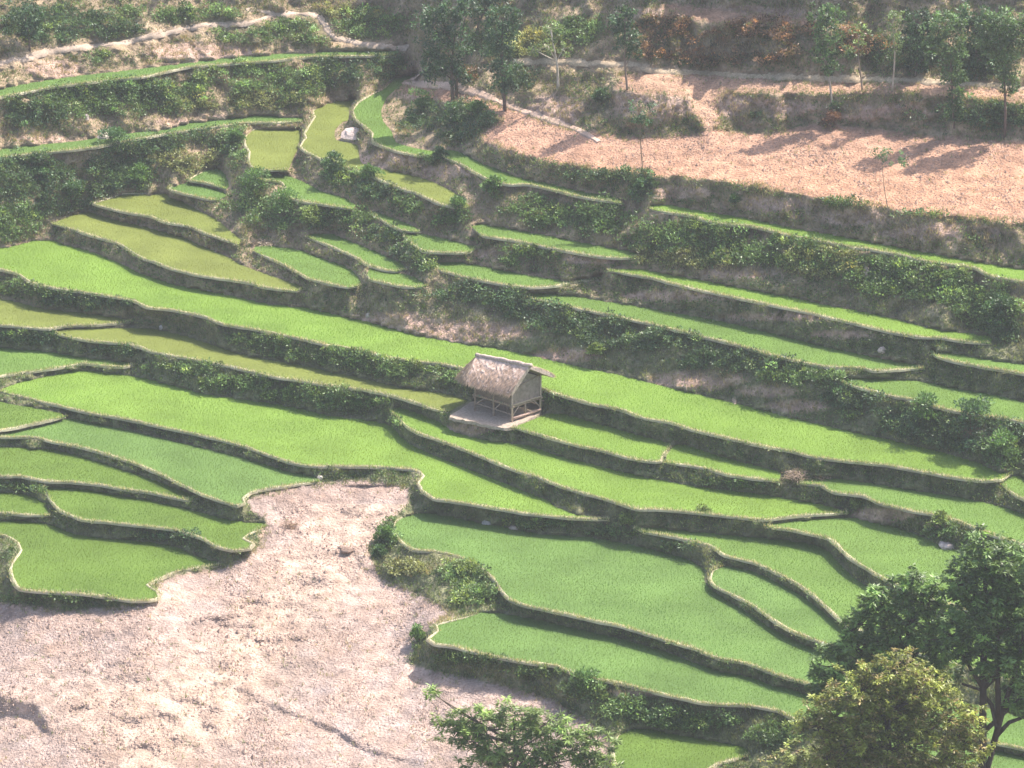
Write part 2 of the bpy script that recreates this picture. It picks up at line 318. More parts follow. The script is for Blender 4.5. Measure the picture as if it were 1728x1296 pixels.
# ------------------------------------------------------------------ height solve over the photo-plane grid
ST = 4; U0, U1, V0, V1 = -160, 1888, -100, 1420
gu = np.arange(U0, U1+1, ST); gv = np.arange(V0, V1+1, ST); UU, VV = np.meshgrid(gu, gv)
pid = -np.ones(UU.shape, int)
def raster(poly):
    lo = poly.min(0); hi = poly.max(0)
    a = np.searchsorted(gu, lo[0]); b_ = np.searchsorted(gu, hi[0])+1; c_ = np.searchsorted(gv, lo[1]); d = np.searchsorted(gv, hi[1])+1
    m = np.zeros(UU.shape, bool); m[c_:d, a:b_] = pip(UU[c_:d, a:b_], VV[c_:d, a:b_], poly); return m
for i, q in enumerate(PD): pid[raster(q[4])] = i
pid[raster(np.array(PAD, float))] = 900
fld = np.zeros(UU.shape, int)
for k, f in enumerate((FLL, FTR, FT2, FT3)): fld[raster(f) & (pid < 0)] = k+1
ledge = np.zeros(UU.shape, bool)
for l in LEDGE: ledge |= raster(l) & (pid < 0)
gap = pid < 0
# vertical run length of bank (in px)
run = np.zeros(UU.shape); bank = gap & (fld == 0)
for j in range(UU.shape[1]):
    col_ = bank[:, j]; i = 0; n = len(col_)
    while i < n:
        if col_[i]:
            k = i
            while k < n and col_[k]: k += 1
            run[i:k, j] = (k-i)*ST; i = k
        else: i += 1
slope = np.interp(run, [0, 40, 80, 160, 300], [68, 62, 46, 32, 26])
slope[fld == 1] = 11; slope[fld == 2] = 10; slope[fld >= 3] = 8
slope[VV > 1330] = np.minimum(slope[VV > 1330], 22); slope[ledge] = 68
slope[~gap] = 0
th = PITCH + (VV-648)/FPX; sr = np.radians(slope)
zg = (648-VV)*.026*.47; Dm = (CZ-zg)/np.sin(th)
dz = -Dm*(ST/FPX)*np.sin(sr)/np.sin(sr+th)
same_v = (pid[1:] == pid[:-1]) & (pid[1:] >= 0); same_u = (pid[:, 1:] == pid[:, :-1]) & (pid[:, 1:] >= 0)
wv_ = np.where(same_v, 60., 1.); wv_[(fld[1:] > 0)] = 2
wu_ = np.where(same_u, 60., .12); wu_[(fld[:, 1:] > 0)] = .5
tv = np.where(same_v, 0, np.where(gap[1:] & gap[:-1], .5*(dz[1:]+dz[:-1]), np.where(gap[1:], dz[1:], np.where(gap[:-1], dz[:-1], -.02))))
def Aop(z):
    r = 1e-7*z; d = wv_*(z[1:]-z[:-1]); r[1:] += d; r[:-1] -= d
    d = wu_*(z[:, 1:]-z[:, :-1]); r[:, 1:] += d; r[:, :-1] -= d; return r
bb = np.zeros(UU.shape); d_ = wv_*tv; bb[1:] += d_; bb[:-1] -= d_
diag = np.full(UU.shape, 1e-7); diag[1:] += wv_; diag[:-1] += wv_; diag[:, 1:] += wu_; diag[:, :-1] += wu_
Z = zg.copy(); r = bb-Aop(Z); y_ = r/diag; p_ = y_.copy(); rs = (r*y_).sum()
for it in range(2600):
    Ap = Aop(p_); al = rs/(p_*Ap).sum(); Z += al*p_; r -= al*Ap; y_ = r/diag; rn = (r*y_).sum(); p_ = y_+rn/rs*p_; rs = rn
    if rn < 1e-7: break
print('cg', it, rn)
Z -= Z[np.searchsorted(gv, 700), np.searchsorted(gu, 850)]
# smooth quadratic level per paddy
FIT = {}
def qf(u, v):
    a = (np.asarray(u, float)-864)/1000; b = (np.asarray(v, float)-648)/1000
    return np.stack([1+0*a, a, b, a*a], -1)
lam = np.diag([0, 1e-3, 1e-3, 1e-3])
for i in list(range(len(PD)))+[900]:
    mk = pid == i
    A = qf(UU[mk], VV[mk]); n_ = mk.sum(); zm = Z[mk].mean()
    FIT[i] = np.linalg.solve(A.T@A+lam*n_, A.T@(Z[mk]-zm)); FIT[i][0] += zm
    Z[mk] = qf(UU[mk], VV[mk])@FIT[i]-.05
    if i < 900: print(i, 'z %.2f' % zm, 'range %.2f' % (Z[mk].max()-Z[mk].min()))
Wg = w_from(UU, VV, Z); dyv = Wg[1:, :, 1]-Wg[:-1, :, 1]
print('overhang frac', (dyv > 0).mean(), 'z', Z.min(), Z.max())
def zat(u, v, G=None):
    G = Z if G is None else G
    x = np.clip((np.asarray(u, float)-U0)/ST, 0, len(gu)-1.001); y = np.clip((np.asarray(v, float)-V0)/ST, 0, len(gv)-1.001)
    i = y.astype(int); j = x.astype(int); fy = y-i; fx = x-j
    return G[i, j]*(1-fx)*(1-fy)+G[i, j+1]*fx*(1-fy)+G[i+1, j]*(1-fx)*fy+G[i+1, j+1]*fx*fy
# beyond the solved window carry on with an even slope
def zext(u, v):
    u = np.asarray(u, float); v = np.asarray(v, float)
    vc = np.clip(v, V0, V1); z = zat(u, vc)
    z = z+np.where(v < V0, (V0-v)*.007, 0)-np.where(v > V1, (v-V1)*.009, 0)
    return z
# ------------------------------------------------------------------ ground cover map
KIND = {'g': (.145, .23, .08), 'd': (.095, .16, .072), 'y': (.27, .29, .12), 'r': (.26, .16, .10), 't': (.36, .28, .17)}
SC = """100,45,115,32,d 200,52,60,24,d 300,28,100,18,g 430,60,90,20,g 510,52,60,28,g 620,42,85,28,g 170,98,30,12,g 560,25,90,14,y
210,168,190,32,g 60,190,55,26,d 245,150,60,14,d 450,140,130,30,g 560,125,60,24,d 650,112,40,22,d 330,180,60,12,y 430,170,80,14,y
55,300,70,50,d 200,280,55,55,d 110,350,85,38,d 285,240,60,18,d 345,235,40,20,d 325,278,60,22,y 235,312,34,16,g 30,375,60,30,g
398,250,22,38,g 430,330,42,34,g 475,355,62,38,g 515,372,38,26,g 395,350,25,20,g 585,297,60,16,g 640,322,45,14,d 600,368,60,13,g 645,398,42,20,d
690,348,30,14,g 740,268,30,10,g 770,368,34,16,g 685,430,38,20,d 720,450,30,20,g 755,205,80,33,d 835,328,26,18,g 880,352,60,18,g 960,365,90,26,g
1030,375,65,32,g 1100,405,60,28,g 1190,395,100,26,g 1160,440,90,16,y 1300,430,120,32,g 1380,445,60,28,y 1490,470,80,32,g 1590,490,110,36,g
1660,530,60,30,g 1690,560,40,22,d 880,432,55,18,g 800,500,85,18,d 910,528,70,22,d 980,550,120,20,d 1100,575,120,22,d 1230,612,130,22,d
1345,640,80,18,g 1445,672,60,20,d 1530,715,70,30,d 1640,735,95,30,d 1690,775,40,22,g 1435,698,20,18,g 60,490,75,12,g 150,512,80,12,d
430,578,60,10,g 560,608,120,14,g 680,625,90,12,g 765,640,30,12,g 60,572,85,10,d 200,592,50,10,d 330,622,80,12,g 400,648,70,14,g
520,668,80,14,g 600,682,60,12,g 685,712,22,12,g 940,675,30,7,g 1250,820,70,9,g 900,885,70,8,g 1050,900,95,12,g 1170,925,60,10,d
700,960,55,22,y 780,972,42,22,g 805,1010,40,16,g 655,900,16,28,g 640,930,14,20,g 800,1115,75,10,g 900,1138,75,12,g 985,1168,45,18,g
1065,1205,60,16,g 1185,1220,105,16,g 1295,1245,60,18,g 705,1085,12,22,g 45,828,42,9,g 130,1012,125,7,g 300,908,150,7,d 1590,900,40,12,g
1210,80,165,36,r 1120,50,60,28,r 1290,60,85,28,r 1400,215,24,10,r 900,80,60,24,y 980,50,55,30,g 790,130,40,18,r 1020,176,22,16,d
1270,190,30,10,d 1420,185,30,10,d 1520,195,50,10,d 1600,200,40,12,d 1690,200,60,20,d 1040,300,90,9,d 1085,325,24,20,d 830,70,50,30,d 1540,90,80,26,d 1660,100,80,34,d 1450,80,60,24,r
870,140,40,16,d 1240,345,10,12,d 1410,345,60,5,g 1530,362,60,5,g 1640,395,30,12,g"""
SCL = [(float(a), float(b), float(c), float(d), e) for a, b, c, d, e in (s.split(',') for s in SC.split())]  # dark scrub at the bare field's head also stands in for tree shadow
BARE = """930,190,60,22 1100,175,110,26 1250,180,90,20 720,160,50,14 1200,22,200,12 870,240,60,20 800,722,56,12 640,545,130,22 800,560,120,22 950,600,70,14 1180,640,110,18 1290,660,60,14 1340,685,60,12 1160,500,120,10 1300,535,120,9 1420,565,60,8 90,118,60,16 340,88,110,18
290,205,40,8 380,197,60,6 70,235,60,6 1440,605,90,6 1460,455,20,10 1250,460,80,12 1150,325,70,15 1300,345,110,15 1450,368,110,15 1600,392,120,15 1310,182,100,16 1480,190,120,16 1210,80,120,20 640,270,80,18 760,290,60,14 1100,180,50,20 920,250,70,18 930,170,40,14
1490,868,60,14 1590,885,40,8 1640,730,30,10 460,905,30,20 320,955,50,8 1080,1170,80,6 830,430,40,10 700,120,20,20 1000,440,50,8"""
BRL = [tuple(float(q) for q in s.split(',')) for s in BARE.split()]
gx = fbm(Wg[..., 0]*.9, Wg[..., 1]*.5, Wg[..., 2]*.9, 4)
dens = {k: np.zeros(UU.shape) for k in KIND}
for u, v, ru, rv, k in SCL:
    e = .98-((UU-u)/ru)**2-((VV-v)/rv)**2+gx*1.25
    dens[k] = np.maximum(dens[k], np.clip(e*2.2, 0, 1))
bare = np.zeros(UU.shape)
for u, v, ru, rv in BRL: bare = np.maximum(bare, np.clip((1-((UU-u)/ru)**2-((VV-v)/rv)**2+gx*.8)*1.8, 0, 1))
# clearance to paddies so that shrubs do not cover rice
allveg = sum(dens.values())
area = np.ones(UU.shape)
def cell_pick(wt, n):
    w = (wt/wt.sum()).ravel(); ix = rng.choice(w.size, n, p=w)
    i, j = np.unravel_index(ix, wt.shape)
    return gu[j]+rng.uniform(-ST/2, ST/2, n), gv[i]+rng.uniform(-ST/2, ST/2, n)
# ------------------------------------------------------------------ hillside mesh
def axis(lo, hi, d, far_lo, far_hi):
    a = list(np.arange(lo, hi+.1, d)); g = d; x = lo; L = []
    while x > far_lo: g *= 1.25; x -= g; L.append(x)
    g = d; x = hi; Rr = []
    while x < far_hi: g *= 1.25; x += g; Rr.append(x)
    return np.array(L[::-1]+a+Rr)
mu = axis(-70, 1800, 2.6, -1500, 3300); mv = axis(-40, 1340, 2.6, -900, 2400)
MU, MV = np.meshgrid(mu, mv)
Zm = zext(MU, MV)
gapf = zat(MU, MV, (pid < 0).astype(float)); ff = zat(MU, MV, (fld > 0).astype(float)); f1 = zat(MU, MV, (fld == 1).astype(float)); f2 = zat(MU, MV, ((fld == 2)).astype(float)); f3 = zat(MU, MV, ((fld >= 3)).astype(float))
Wm = w_from(MU, MV, Zm)
nz = fbm(Wm[..., 0]*1.1, Wm[..., 1]*1.1, Wm[..., 2]*1.1, 5); nz2 = fbm(Wm[..., 0]*4+9, Wm[..., 1]*4, Wm[..., 2]*4, 3)
amp = np.where(gapf > .98, .16, 0)*(1-ff)+ff*.06
Zm = Zm+amp*nz+np.where(gapf > .9, 1, 0)*(.035*(1-ff)+.022*ff)*nz2
Zm += np.where((MV > 1345) | (MV < -60), nz*1.0, 0)
# the shallow bowl and gully of the lower bare ground
bowl = np.exp(-(((MU-352)/55)**2+((MV-1068)/24)**2)**2); Zm -= .12*bowl*f1
gul = np.exp(-((MU-(500+.9*(950-MV)))/38)**2)*((MV > 820) & (MV < 1060)); Zm -= .10*gul*f1
sl_ = np.clip(np.exp(-(((MU-(560-.85*(MV-930)))/85)**2))*(MV > 850)+np.exp(-((MU-210)/180)**2-((MV-1190)/60)**2), 0, 1)
Zm += .38*f1*(.3+sl_)*(np.abs(fbm(Wm[..., 0]*.38, Wm[..., 1]*.42, Wm[..., 2]*.3, 3))-.15)
Wm = w_from(MU, MV, Zm)
def zmesh(u, v):
    u = np.asarray(u, float); v = np.asarray(v, float)
    j = np.clip(np.searchsorted(mu, u)-1, 0, len(mu)-2); i = np.clip(np.searchsorted(mv, v)-1, 0, len(mv)-2)
    fx = np.clip((u-mu[j])/(mu[j+1]-mu[j]), 0, 1); fy = np.clip((v-mv[i])/(mv[i+1]-mv[i]), 0, 1)
    return Zm[i, j]*(1-fx)*(1-fy)+Zm[i, j+1]*fx*(1-fy)+Zm[i+1, j]*(1-fx)*fy+Zm[i+1, j+1]*fx*fy
cov = np.clip(zat(MU, MV, sum(dens.values())), 0, 1); br = zat(MU, MV, bare)
def C(*c): return np.array(c)
lo = fbm(Wm[..., 0]*.22+5, Wm[..., 1]*.22, Wm[..., 2]*.22, 4)[..., None]
lowb = np.clip((MV-430)/150, 0, 1)[..., None]*.75; col = (C(.30, .225, .15)*(1-lowb)+C(.125, .145, .075)*lowb)*(1+.5*nz[..., None])
col = col*(1-br[..., None])+C(.43, .30, .235)*br[..., None]
col = col*(1-.6*cov[..., None])+C(.10, .11, .05)*.6*cov[..., None]
s1 = C(.335, .25, .212)*(1+.5*lo)+C(.05, .01, -.02)*nz[..., None]
gy = np.exp(-(((MU-(560-.85*(MV-930)))/95)**2))*((MV > 850))+np.exp(-(((MU-210)/180)**2+((MV-1190)/60)**2))
s1 = s1*(1-.75*np.clip(gy, 0, 1)[..., None])+C(.47, .34, .26)*.75*np.clip(gy, 0, 1)[..., None]
s2 = C(.38, .225, .155)*(1+.28*lo); hot = np.clip((MV-235)/70, 0, 1)[..., None]; s2 = s2*(1-.4*hot)+C(.48, .26, .15)*.4*hot
s3 = C(.40, .25, .17)*(1+.3*lo)
col = col*(1-f1[..., None])+s1*f1[..., None]; col = col*(1-f2[..., None])+s2*f2[..., None]; col = col*(1-f3[..., None])+s3*f3[..., None]
nU, nV = len(mu), len(mv); idx = np.arange(nU*nV).reshape(nV, nU)
Fq = np.stack([idx[1:, :-1], idx[1:, 1:], idx[:-1, 1:], idx[:-1, :-1]], -1).reshape(-1, 4)
hill = np_mesh('hillside', Wm.reshape(-1, 3), Fq, M['ground'], np.clip(col.reshape(-1, 3), .01, .9), True)
tag(hill, kind='structure')
# ------------------------------------------------------------------ footpaths (structure)
def path_strip(pts, w, colr, name='footpath'):
    p = smooth_line(pts, 4); q = w_from(p[:, 0], p[:, 1], zmesh(p[:, 0], p[:, 1]))
    T = np.gradient(q[:, :2], axis=0); T /= np.linalg.norm(T, axis=1)[:, None]+1e-9; Nn = np.stack([-T[:, 1], T[:, 0]], 1)
    n = len(q); V = []
    for kk, o_ in enumerate((-1.15, -.9, -.4, .1, .5, .9, 1.15)):
        ww = w*(1+.9*fbm(q[:, 0]*1.3+kk//4*20, q[:, 1]*1.3, q[:, 2], 3)); x = q[:, 0]+Nn[:, 0]*ww*.5*o_; y = q[:, 1]+Nn[:, 1]*ww*.5*o_; zz = q[:, 2]
        for _ in range(4):
            uu, vv = px_from(x, y, zz); zz = np.clip(zmesh(uu, vv), q[:, 2]-.12, q[:, 2]+.12)
        V.append(np.stack([x, y, zz+(.045 if abs(o_) < 1 else -.06)], 1))
    V = np.concatenate(V); F = [[k*n+i, k*n+i+1, (k+1)*n+i+1, (k+1)*n+i] for k in range(6) for i in range(n-1)]
    cv = np.array(colr)*(1+.5*fbm(V[:, 0]*1.5, V[:, 1]*1.5, V[:, 2], 3)[:, None])
    return tag(np_mesh(name, V, np.array(F), M['soil'], np.clip(cv, 0, 1), True), kind='structure')
path_strip([(-120, 140), (0, 108), (60, 92), (100, 83), (190, 75), (240, 64), (300, 50), (350, 42), (420, 38), (450, 30), (474, 23), (510, 24), (535, 26), (548, 40), (560, 60), (600, 72), (640, 76), (690, 80)], .27, (.40, .31, .24))
path_strip([(474, 24), (445, 18), (415, 17)], .22, (.40, .31, .24))
path_strip([(868, 102), (920, 103), (980, 104), (1030, 108), (1070, 109), (1120, 121), (1180, 121), (1260, 126), (1360, 130), (1480, 134), (1600, 140), (1760, 150)], .28, (.42, .33, .23))
path_strip([(716, 118), (704, 130), (680, 140), (720, 142), (770, 146), (820, 162), (870, 184), (920, 200), (980, 222), (1010, 240)], .3, (.46, .33, .26))
path_strip([(1203, 678), (1216, 690), (1240, 684), (1238, 672)], .14, (.40, .30, .22))
# ------------------------------------------------------------------ paddies with bunds and rice
def zfit(i, u, v): return qf(u, v)@FIT[i]
G_PAD = 'rice paddies of the terraced hillside'
n_rice = 0; RIMP = []
for i, (kind, label, rim, back, poly) in enumerate(PD):
    c0 = poly.mean(0); z0 = float(zfit(i, *c0)); org = w_from(c0[0], c0[1], z0); root = empty('rice_paddy', org)
    tag(root, label, 'rice paddy', G_PAD)
    lo_ = poly.min(0); hi_ = poly.max(0)
    iu, iv = np.meshgrid(np.arange(lo_[0]+9, hi_[0], 14), np.arange(lo_[1]+5, hi_[1], 9)); ins = pip(iu, iv, poly)
    pts = np.concatenate([poly, np.stack([iu[ins], iv[ins]], 1)]); nb = len(poly)
    vo, _, fo, *_ = delaunay_2d_cdt([Vector(a) for a in pts], [(k, (k+1) % nb) for k in range(nb)], [list(range(nb))], 1, 1e-4)
    vo = np.array([tuple(a) for a in vo]); V = w_from(vo[:, 0], vo[:, 1], zfit(i, vo[:, 0], vo[:, 1])+.015)
    tris = np.array([f[:3] for f in fo if len(f) == 3]); 
    a_, b_, c_ = V[tris[:, 0]], V[tris[:, 1]], V[tris[:, 2]]; nzv = np.cross(b_-a_, c_-a_)[:, 2]; tris[nzv < 0] = tris[nzv < 0][:, ::-1]
    np_mesh('mud', V-org, tris, M['sheet_'+kind], np.ones((len(V), 3)), True, root)
    # rice
    base = np.array(RK[kind][1])*1.05; sp_ = .092/math.sqrt(RK[kind][2])
    PW = w_from(poly[:, 0], poly[:, 1], zfit(i, poly[:, 0], poly[:, 1]))
    x0, y0 = PW[:, :2].min(0); x1, y1 = PW[:, :2].max(0)
    gx_, gy_ = np.meshgrid(np.arange(x0, x1, sp_), np.arange(y0, y1, sp_)); gx_ = gx_.ravel(); gy_ = gy_.ravel()
    gx_ = gx_+rng.uniform(-.07, .07, gx_.size); gy_ = gy_+rng.uniform(-.07, .07, gy_.size)
    k_ = pip(gx_, gy_, PW[:, :2]); gx_ = gx_[k_]; gy_ = gy_[k_]
    zz = np.full(gx_.size, z0)
    for _ in range(3):
        uu, vv = px_from(gx_, gy_, zz); zz = zfit(i, uu, vv)
    zz = zz-.018
    k_ = (uu > -70) & (uu < 1800) & (vv < 1330); gx_, gy_, zz = gx_[k_], gy_[k_], zz[k_]; n = gx_.size
    pn = fbm(gx_*.35, gy_*.35, zz*0+i, 4); pn2 = fbm(gx_*1.6, gy_*1.6, zz*0+i, 3)
    nbd = 3
    hgt = (.085+.02*pn2+rng.normal(0, .010, n))*(1.0 if kind != 'olive' else .8)
    P0 = np.repeat(np.stack([gx_, gy_, zz], 1), nbd, 0); H_ = np.repeat(np.maximum(hgt, .05), nbd)*rng.uniform(.75, 1.15, n*nbd)
    an = rng.uniform(0, 2*np.pi, n*nbd); lean = rng.uniform(.1, .55, n*nbd)
    dirv = np.stack([np.cos(an)*lean, np.sin(an)*lean, np.ones(n*nbd)], 1)*H_[:, None]
    wd = .010; sx = np.stack([-np.sin(an), np.cos(an), 0*an], 1)*wd
    V = np.stack([P0-sx, P0+sx, P0+dirv], 1).reshape(-1, 3)
    cc = base*(1+.34*np.repeat(pn, nbd)[:, None]+.12*np.repeat(pn2, nbd)[:, None]+rng.normal(0, .08, (n*nbd, 1)))
    cc[:, 0] *= 1+.35*np.repeat(fbm(gx_*.18+31, gy_*.18, zz*0+i, 3), nbd)
    V -= org; np_mesh('rice_plants', V, np.arange(n*nbd*3).reshape(-1, 3), M['rice'], np.repeat(np.clip(cc, .005, .8), 3, 0), False, root)['kind'] = 'stuff'
    n_rice += n
    # bund
    z = zfit(i, rim[:, 0], rim[:, 1]); q = w_from(rim[:, 0], rim[:, 1], z)
    T = np.gradient(q[:, :2], axis=0); T /= np.linalg.norm(T, axis=1)[:, None]+1e-9; Nn = np.stack([-T[:, 1], T[:, 0]], 1)
    # outward side
    tst = q[:, :2]+Nn*.15; inside = pip(tst[:, 0], tst[:, 1], PW[:, :2]).mean(); Nn = -Nn if inside > .5 else Nn
    n = len(q); wob = 1+1.1*fbm(q[:, 0]*1.7, q[:, 1]*1.7, q[:, 2]+i, 3); hw = 1+.8*fbm(q[:, 0]*2.3+9, q[:, 1]*2.3, q[:, 2], 3)
    prof = [(.08, -.06), (.058, .008), (.028, .045), (-.012, .05), (-.04, .03), (-.065, -.03)]
    tp = np.minimum(1, np.minimum(np.arange(n), np.arange(n)[::-1])/5.+.12)
    V = []
    for o_, h_ in prof:
        a = q.copy(); a[:, :2] += Nn*(o_*wob*tp)[:, None]; a[:, 2] += h_*(hw if h_ > 0 else 1)*tp-.06*(1-tp)+(.0 if h_ < 0 else .01); V.append(a)
    V = np.concatenate(V); F = np.array([[k*n+j, k*n+j+1, (k+1)*n+j+1, (k+1)*n+j] for k in range(5) for j in range(n-1)])
    bc = C(.60, .54, .38)*(1+.7*fbm(V[:, 0]*1.0, V[:, 1]*1.0, V[:, 2], 4)[:, None])
    wm = fbm(q[:, 0]*.9+i*7, q[:, 1]*.9, q[:, 2], 3) > .03; rp_ = q[wm].copy(); rp_[:, :2] += Nn[wm]*.10; rp_[:, 2] -= .02; RIMP.append(rp_)
    # short dry grass along it
    m = n*26; t_ = rng.uniform(0, n-1.001, m); k0 = t_.astype(int); fr = (t_-k0)[:, None]
    B = q[k0]*(1-fr)+q[k0+1]*fr; off = rng.normal(.06, .07, m); B[:, :2] += Nn[k0]*off[:, None]; B[:, 2] += .05
    an = rng.uniform(0, 2*np.pi, m); hh = rng.uniform(.05, .13, m)*(1+1.2*np.clip(fbm(B[:, 0]*1.1+5, B[:, 1]*1.1, B[:, 2], 2), 0, 1)); sx = np.stack([-np.sin(an), np.cos(an), 0*an], 1)*.012
    tip = B+np.stack([np.cos(an)*.5, np.sin(an)*.5, np.ones(m)], 1)*hh[:, None]
    GV = np.stack([B-sx, B+sx, tip], 1).reshape(-1, 3); g0 = len(V)
    pick = rng.random(m)[:, None]; gc = np.where(pick < .55, C(.62, .55, .36), C(.22, .33, .09))*rng.uniform(.7, 1.2, (m, 1))
    o = np_mesh('bund', np.concatenate([V, GV])-org, [np.arange(m*3).reshape(-1, 3)+g0, F], M['leaf'], np.concatenate([np.clip(bc, 0, 1), np.repeat(gc, 3, 0)]), False, root)
print('rice tufts', n_rice)
# ------------------------------------------------------------------ leaf geometry
def leaves(Pb, D, L, Wd, fold=0.0):
    n = len(Pb); R = rng.normal(size=(n, 3))*.5+np.array([.12, .0, .8]); s = np.cross(D, R); s /= np.linalg.norm(s, axis=1)[:, None]+1e-9
    L = np.broadcast_to(L, n)[:, None]; Wd = np.broadcast_to(Wd, n)[:, None]
    mid = Pb+D*L*.45
    V = np.stack([Pb, mid-s*Wd*.5, Pb+D*L, mid+s*Wd*.5], 1).reshape(-1, 3)
    return V, np.arange(n*4).reshape(-1, 4)
def unit(a): return a/(np.linalg.norm(a, axis=1)[:, None]+1e-9)
class Cloud:
    def __init__(s): s.V = []; s.F = []; s.C = []; s.n = 0
    def add(s, V, F, c):
        s.V.append(V); s.F.append(F+s.n); s.C.append(c); s.n += len(V)
    def build(s, name, mat, parent=None, loc=None):
        return np_mesh(name, np.concatenate(s.V), np.concatenate(s.F), mat, np.clip(np.concatenate(s.C), .004, .9), False, parent, loc)
def clump_leaves(cl, cen, rad, per, colr, L=.10, Wd=.055, var=.25, flat=.75):
    """cen (n,3), rad (n,), per leaves each, colr (n,3)"""
    n = len(cen)
    if n == 0: return
    D = unit(rng.normal(size=(n*per, 3))); D[:, 2] = np.abs(D[:, 2])*.9+.05; D = unit(D)
    rr = rng.uniform(.35, 1, n*per)**.6
    Pp = np.repeat(cen, per, 0)+D*(np.repeat(rad, per)*rr)[:, None]*np.array([1, 1, flat])
    Dl = unit(D*.8+rng.normal(size=D.shape)*.6+np.array([0, 0, .1]))
    V, F = leaves(Pp, Dl, L*rng.uniform(.6, 1.3, n*per), Wd*rng.uniform(.7, 1.2, n*per))
    c = np.repeat(colr, per, 0)*(1+rng.normal(0, var, (n*per, 1))); cl.add(V, F, np.repeat(c, 4, 0))
def surf(u, v, dz=0.): return w_from(u, v, zmesh(u, v)+dz)
gapn = np.clip(zat(UU, VV, gap.astype(float)), 0, 1)
# erode the bank mask so leaves keep off the rice
er = gap.copy()
er[1:] &= gap[:-1]; er[:-1] &= gap[1:]; er[:, 1:] &= gap[:, :-1]; er[:, :-1] &= gap[:, 1:]
for pl in ([(-120, 140), (0, 108), (60, 92), (100, 83), (190, 75), (240, 64), (300, 50), (350, 42), (420, 38), (450, 30), (474, 23), (510, 24), (535, 26), (548, 40), (560, 60), (600, 72), (640, 76), (690, 80)],
           [(868, 102), (980, 104), (1070, 109), (1120, 121), (1260, 126), (1480, 134), (1760, 150)], [(704, 130), (720, 142), (770, 146), (820, 162), (870, 184), (920, 200), (1010, 240)]):
    for a_, b_ in smooth_line(pl, 6): er &= ~((np.abs(UU-a_) < 11) & (VV > b_-6) & (VV < b_+13))
inview = (UU > -110) & (UU < 1840) & (VV > -70) & (VV < 1416)
fieldm = fld > 0
cover = Cloud(); NS = 1
# leafy scrub by kind
for k, base in KIND.items():
    wgt = dens[k]*er*inview*(1-.93*bare)*np.where(fieldm, (dens[k] > .5)*.6, 1.)
    tot = wgt.sum(); n = int(tot*.42)
    if n == 0: continue
    u, v = cell_pick(wgt, n); p = surf(u, v, .02)
    pn = fbm(p[:, 0]*.8, p[:, 1]*.8, p[:, 2]*.8, 3)
    rad = np.clip(.16+.10*pn+rng.exponential(.05, n), .07, .45)
    cc = np.array(base)*(1+.5*fbm(p[:, 0]*1.7, p[:, 1]*1.7, p[:, 2]*1.7, 2)[:, None])
    sel = rng.random(n) < .12; cc[sel] = cc[sel]*.4+np.array([.20, .26, .07])*.6
    if k == 'r': cc[rng.random(n) < .25] = (.06, .08, .03)
    p[:, 2] += rad*.25
    clump_leaves(cover, p, rad, 20, cc, .135, .07, .32)
    nb_ = int(tot*.068); u, v = cell_pick(wgt*(1+1.5*(gx > .05)), nb_); p = surf(u, v, .02); rad = rng.uniform(.15, .42, nb_)*np.where(run[np.clip(((v-V0)/ST).astype(int), 0, UU.shape[0]-1), np.clip(((u-U0)/ST).astype(int), 0, UU.shape[1]-1)] < 60, .6, 1)
    cc = np.array(base)*np.exp(rng.normal(.1, .38, (nb_, 1)))*np.array([1, 1, 1]); cc[rng.random(nb_) < .2] *= np.array([1.5, 1.25, .9]); p[:, 2] += rad*.45
    clump_leaves(cover, p, rad, 54, cc, .125, .065, .28, .95)
# thin weeds on the banks
wgt = (er & inview & ~fieldm)*(1-.97*bare)*np.clip(.25+gx*1.2+.5*(run < 60), 0.05, 1)
n = 34000; u, v = cell_pick(wgt, n); p = surf(u, v, .0)
cc = np.where(rng.random((n, 1)) < .6, C(.10, .17, .055), C(.21, .26, .09))*(1+.4*rng.normal(size=(n, 1))*.5)
clump_leaves(cover, p, rng.uniform(.06, .16, n), 7, cc, .12, .045, .3)
rp_ = np.concatenate(RIMP); rp_ = np.repeat(rp_, 2, 0)+rng.normal(0, .06, (2*len(rp_), 3))*np.array([1, 1, .3]); k_ = rng.random(len(rp_)) < .75; rp_ = rp_[k_]
cc = np.where(rng.random((len(rp_), 1)) < .6, C(.15, .22, .075), C(.26, .27, .12))*np.exp(rng.normal(0, .25, (len(rp_), 1)))
clump_leaves(cover, rp_, rng.uniform(.05, .13, len(rp_)), 9, cc, .09, .03, .25)
tag(cover.build('scrub_cover', M['leaf']), 'leafy green and dry brown scrub and weeds spread over the terrace banks', 'scrub', kind='stuff')
# grass tufts on banks
def grass(name, wgt, n, h0, h1, cols, label, wd=.015, per=5):
    u, v = cell_pick(wgt, n); p = surf(u, v, -.01); P0 = np.repeat(p, per, 0)+np.concatenate([rng.normal(0, .05, (n*per, 2)), np.zeros((n*per, 1))], 1)
    an = rng.uniform(0, 2*np.pi, n*per); H_ = np.repeat(rng.uniform(h0, h1, n), per)*rng.uniform(.6, 1.2, n*per); ln = rng.uniform(.2, 1.0, n*per)
    sx = np.stack([-np.sin(an), np.cos(an), 0*an], 1)*wd; tip = P0+np.stack([np.cos(an)*ln, np.sin(an)*ln-.25, np.ones(n*per)], 1)*H_[:, None]
    V = np.stack([P0-sx, P0+sx, tip], 1).reshape(-1, 3)
    pn = np.clip(.5+1.3*fbm(p[:, 0]*.7, p[:, 1]*.7, p[:, 2]*.7, 3)+rng.normal(0, .15, n), 0, 1)[:, None]
    c = np.array(cols[0])*(1-pn)+np.array(cols[1])*pn; c = np.repeat(c, per, 0)*(1+rng.normal(0, .2, (n*per, 1)))
    o = np_mesh(name, V, np.arange(n*per*3).reshape(-1, 3), M['leaf'], np.repeat(np.clip(c, .005, .8), 3, 0)); tag(o, label, 'grass', kind='stuff')
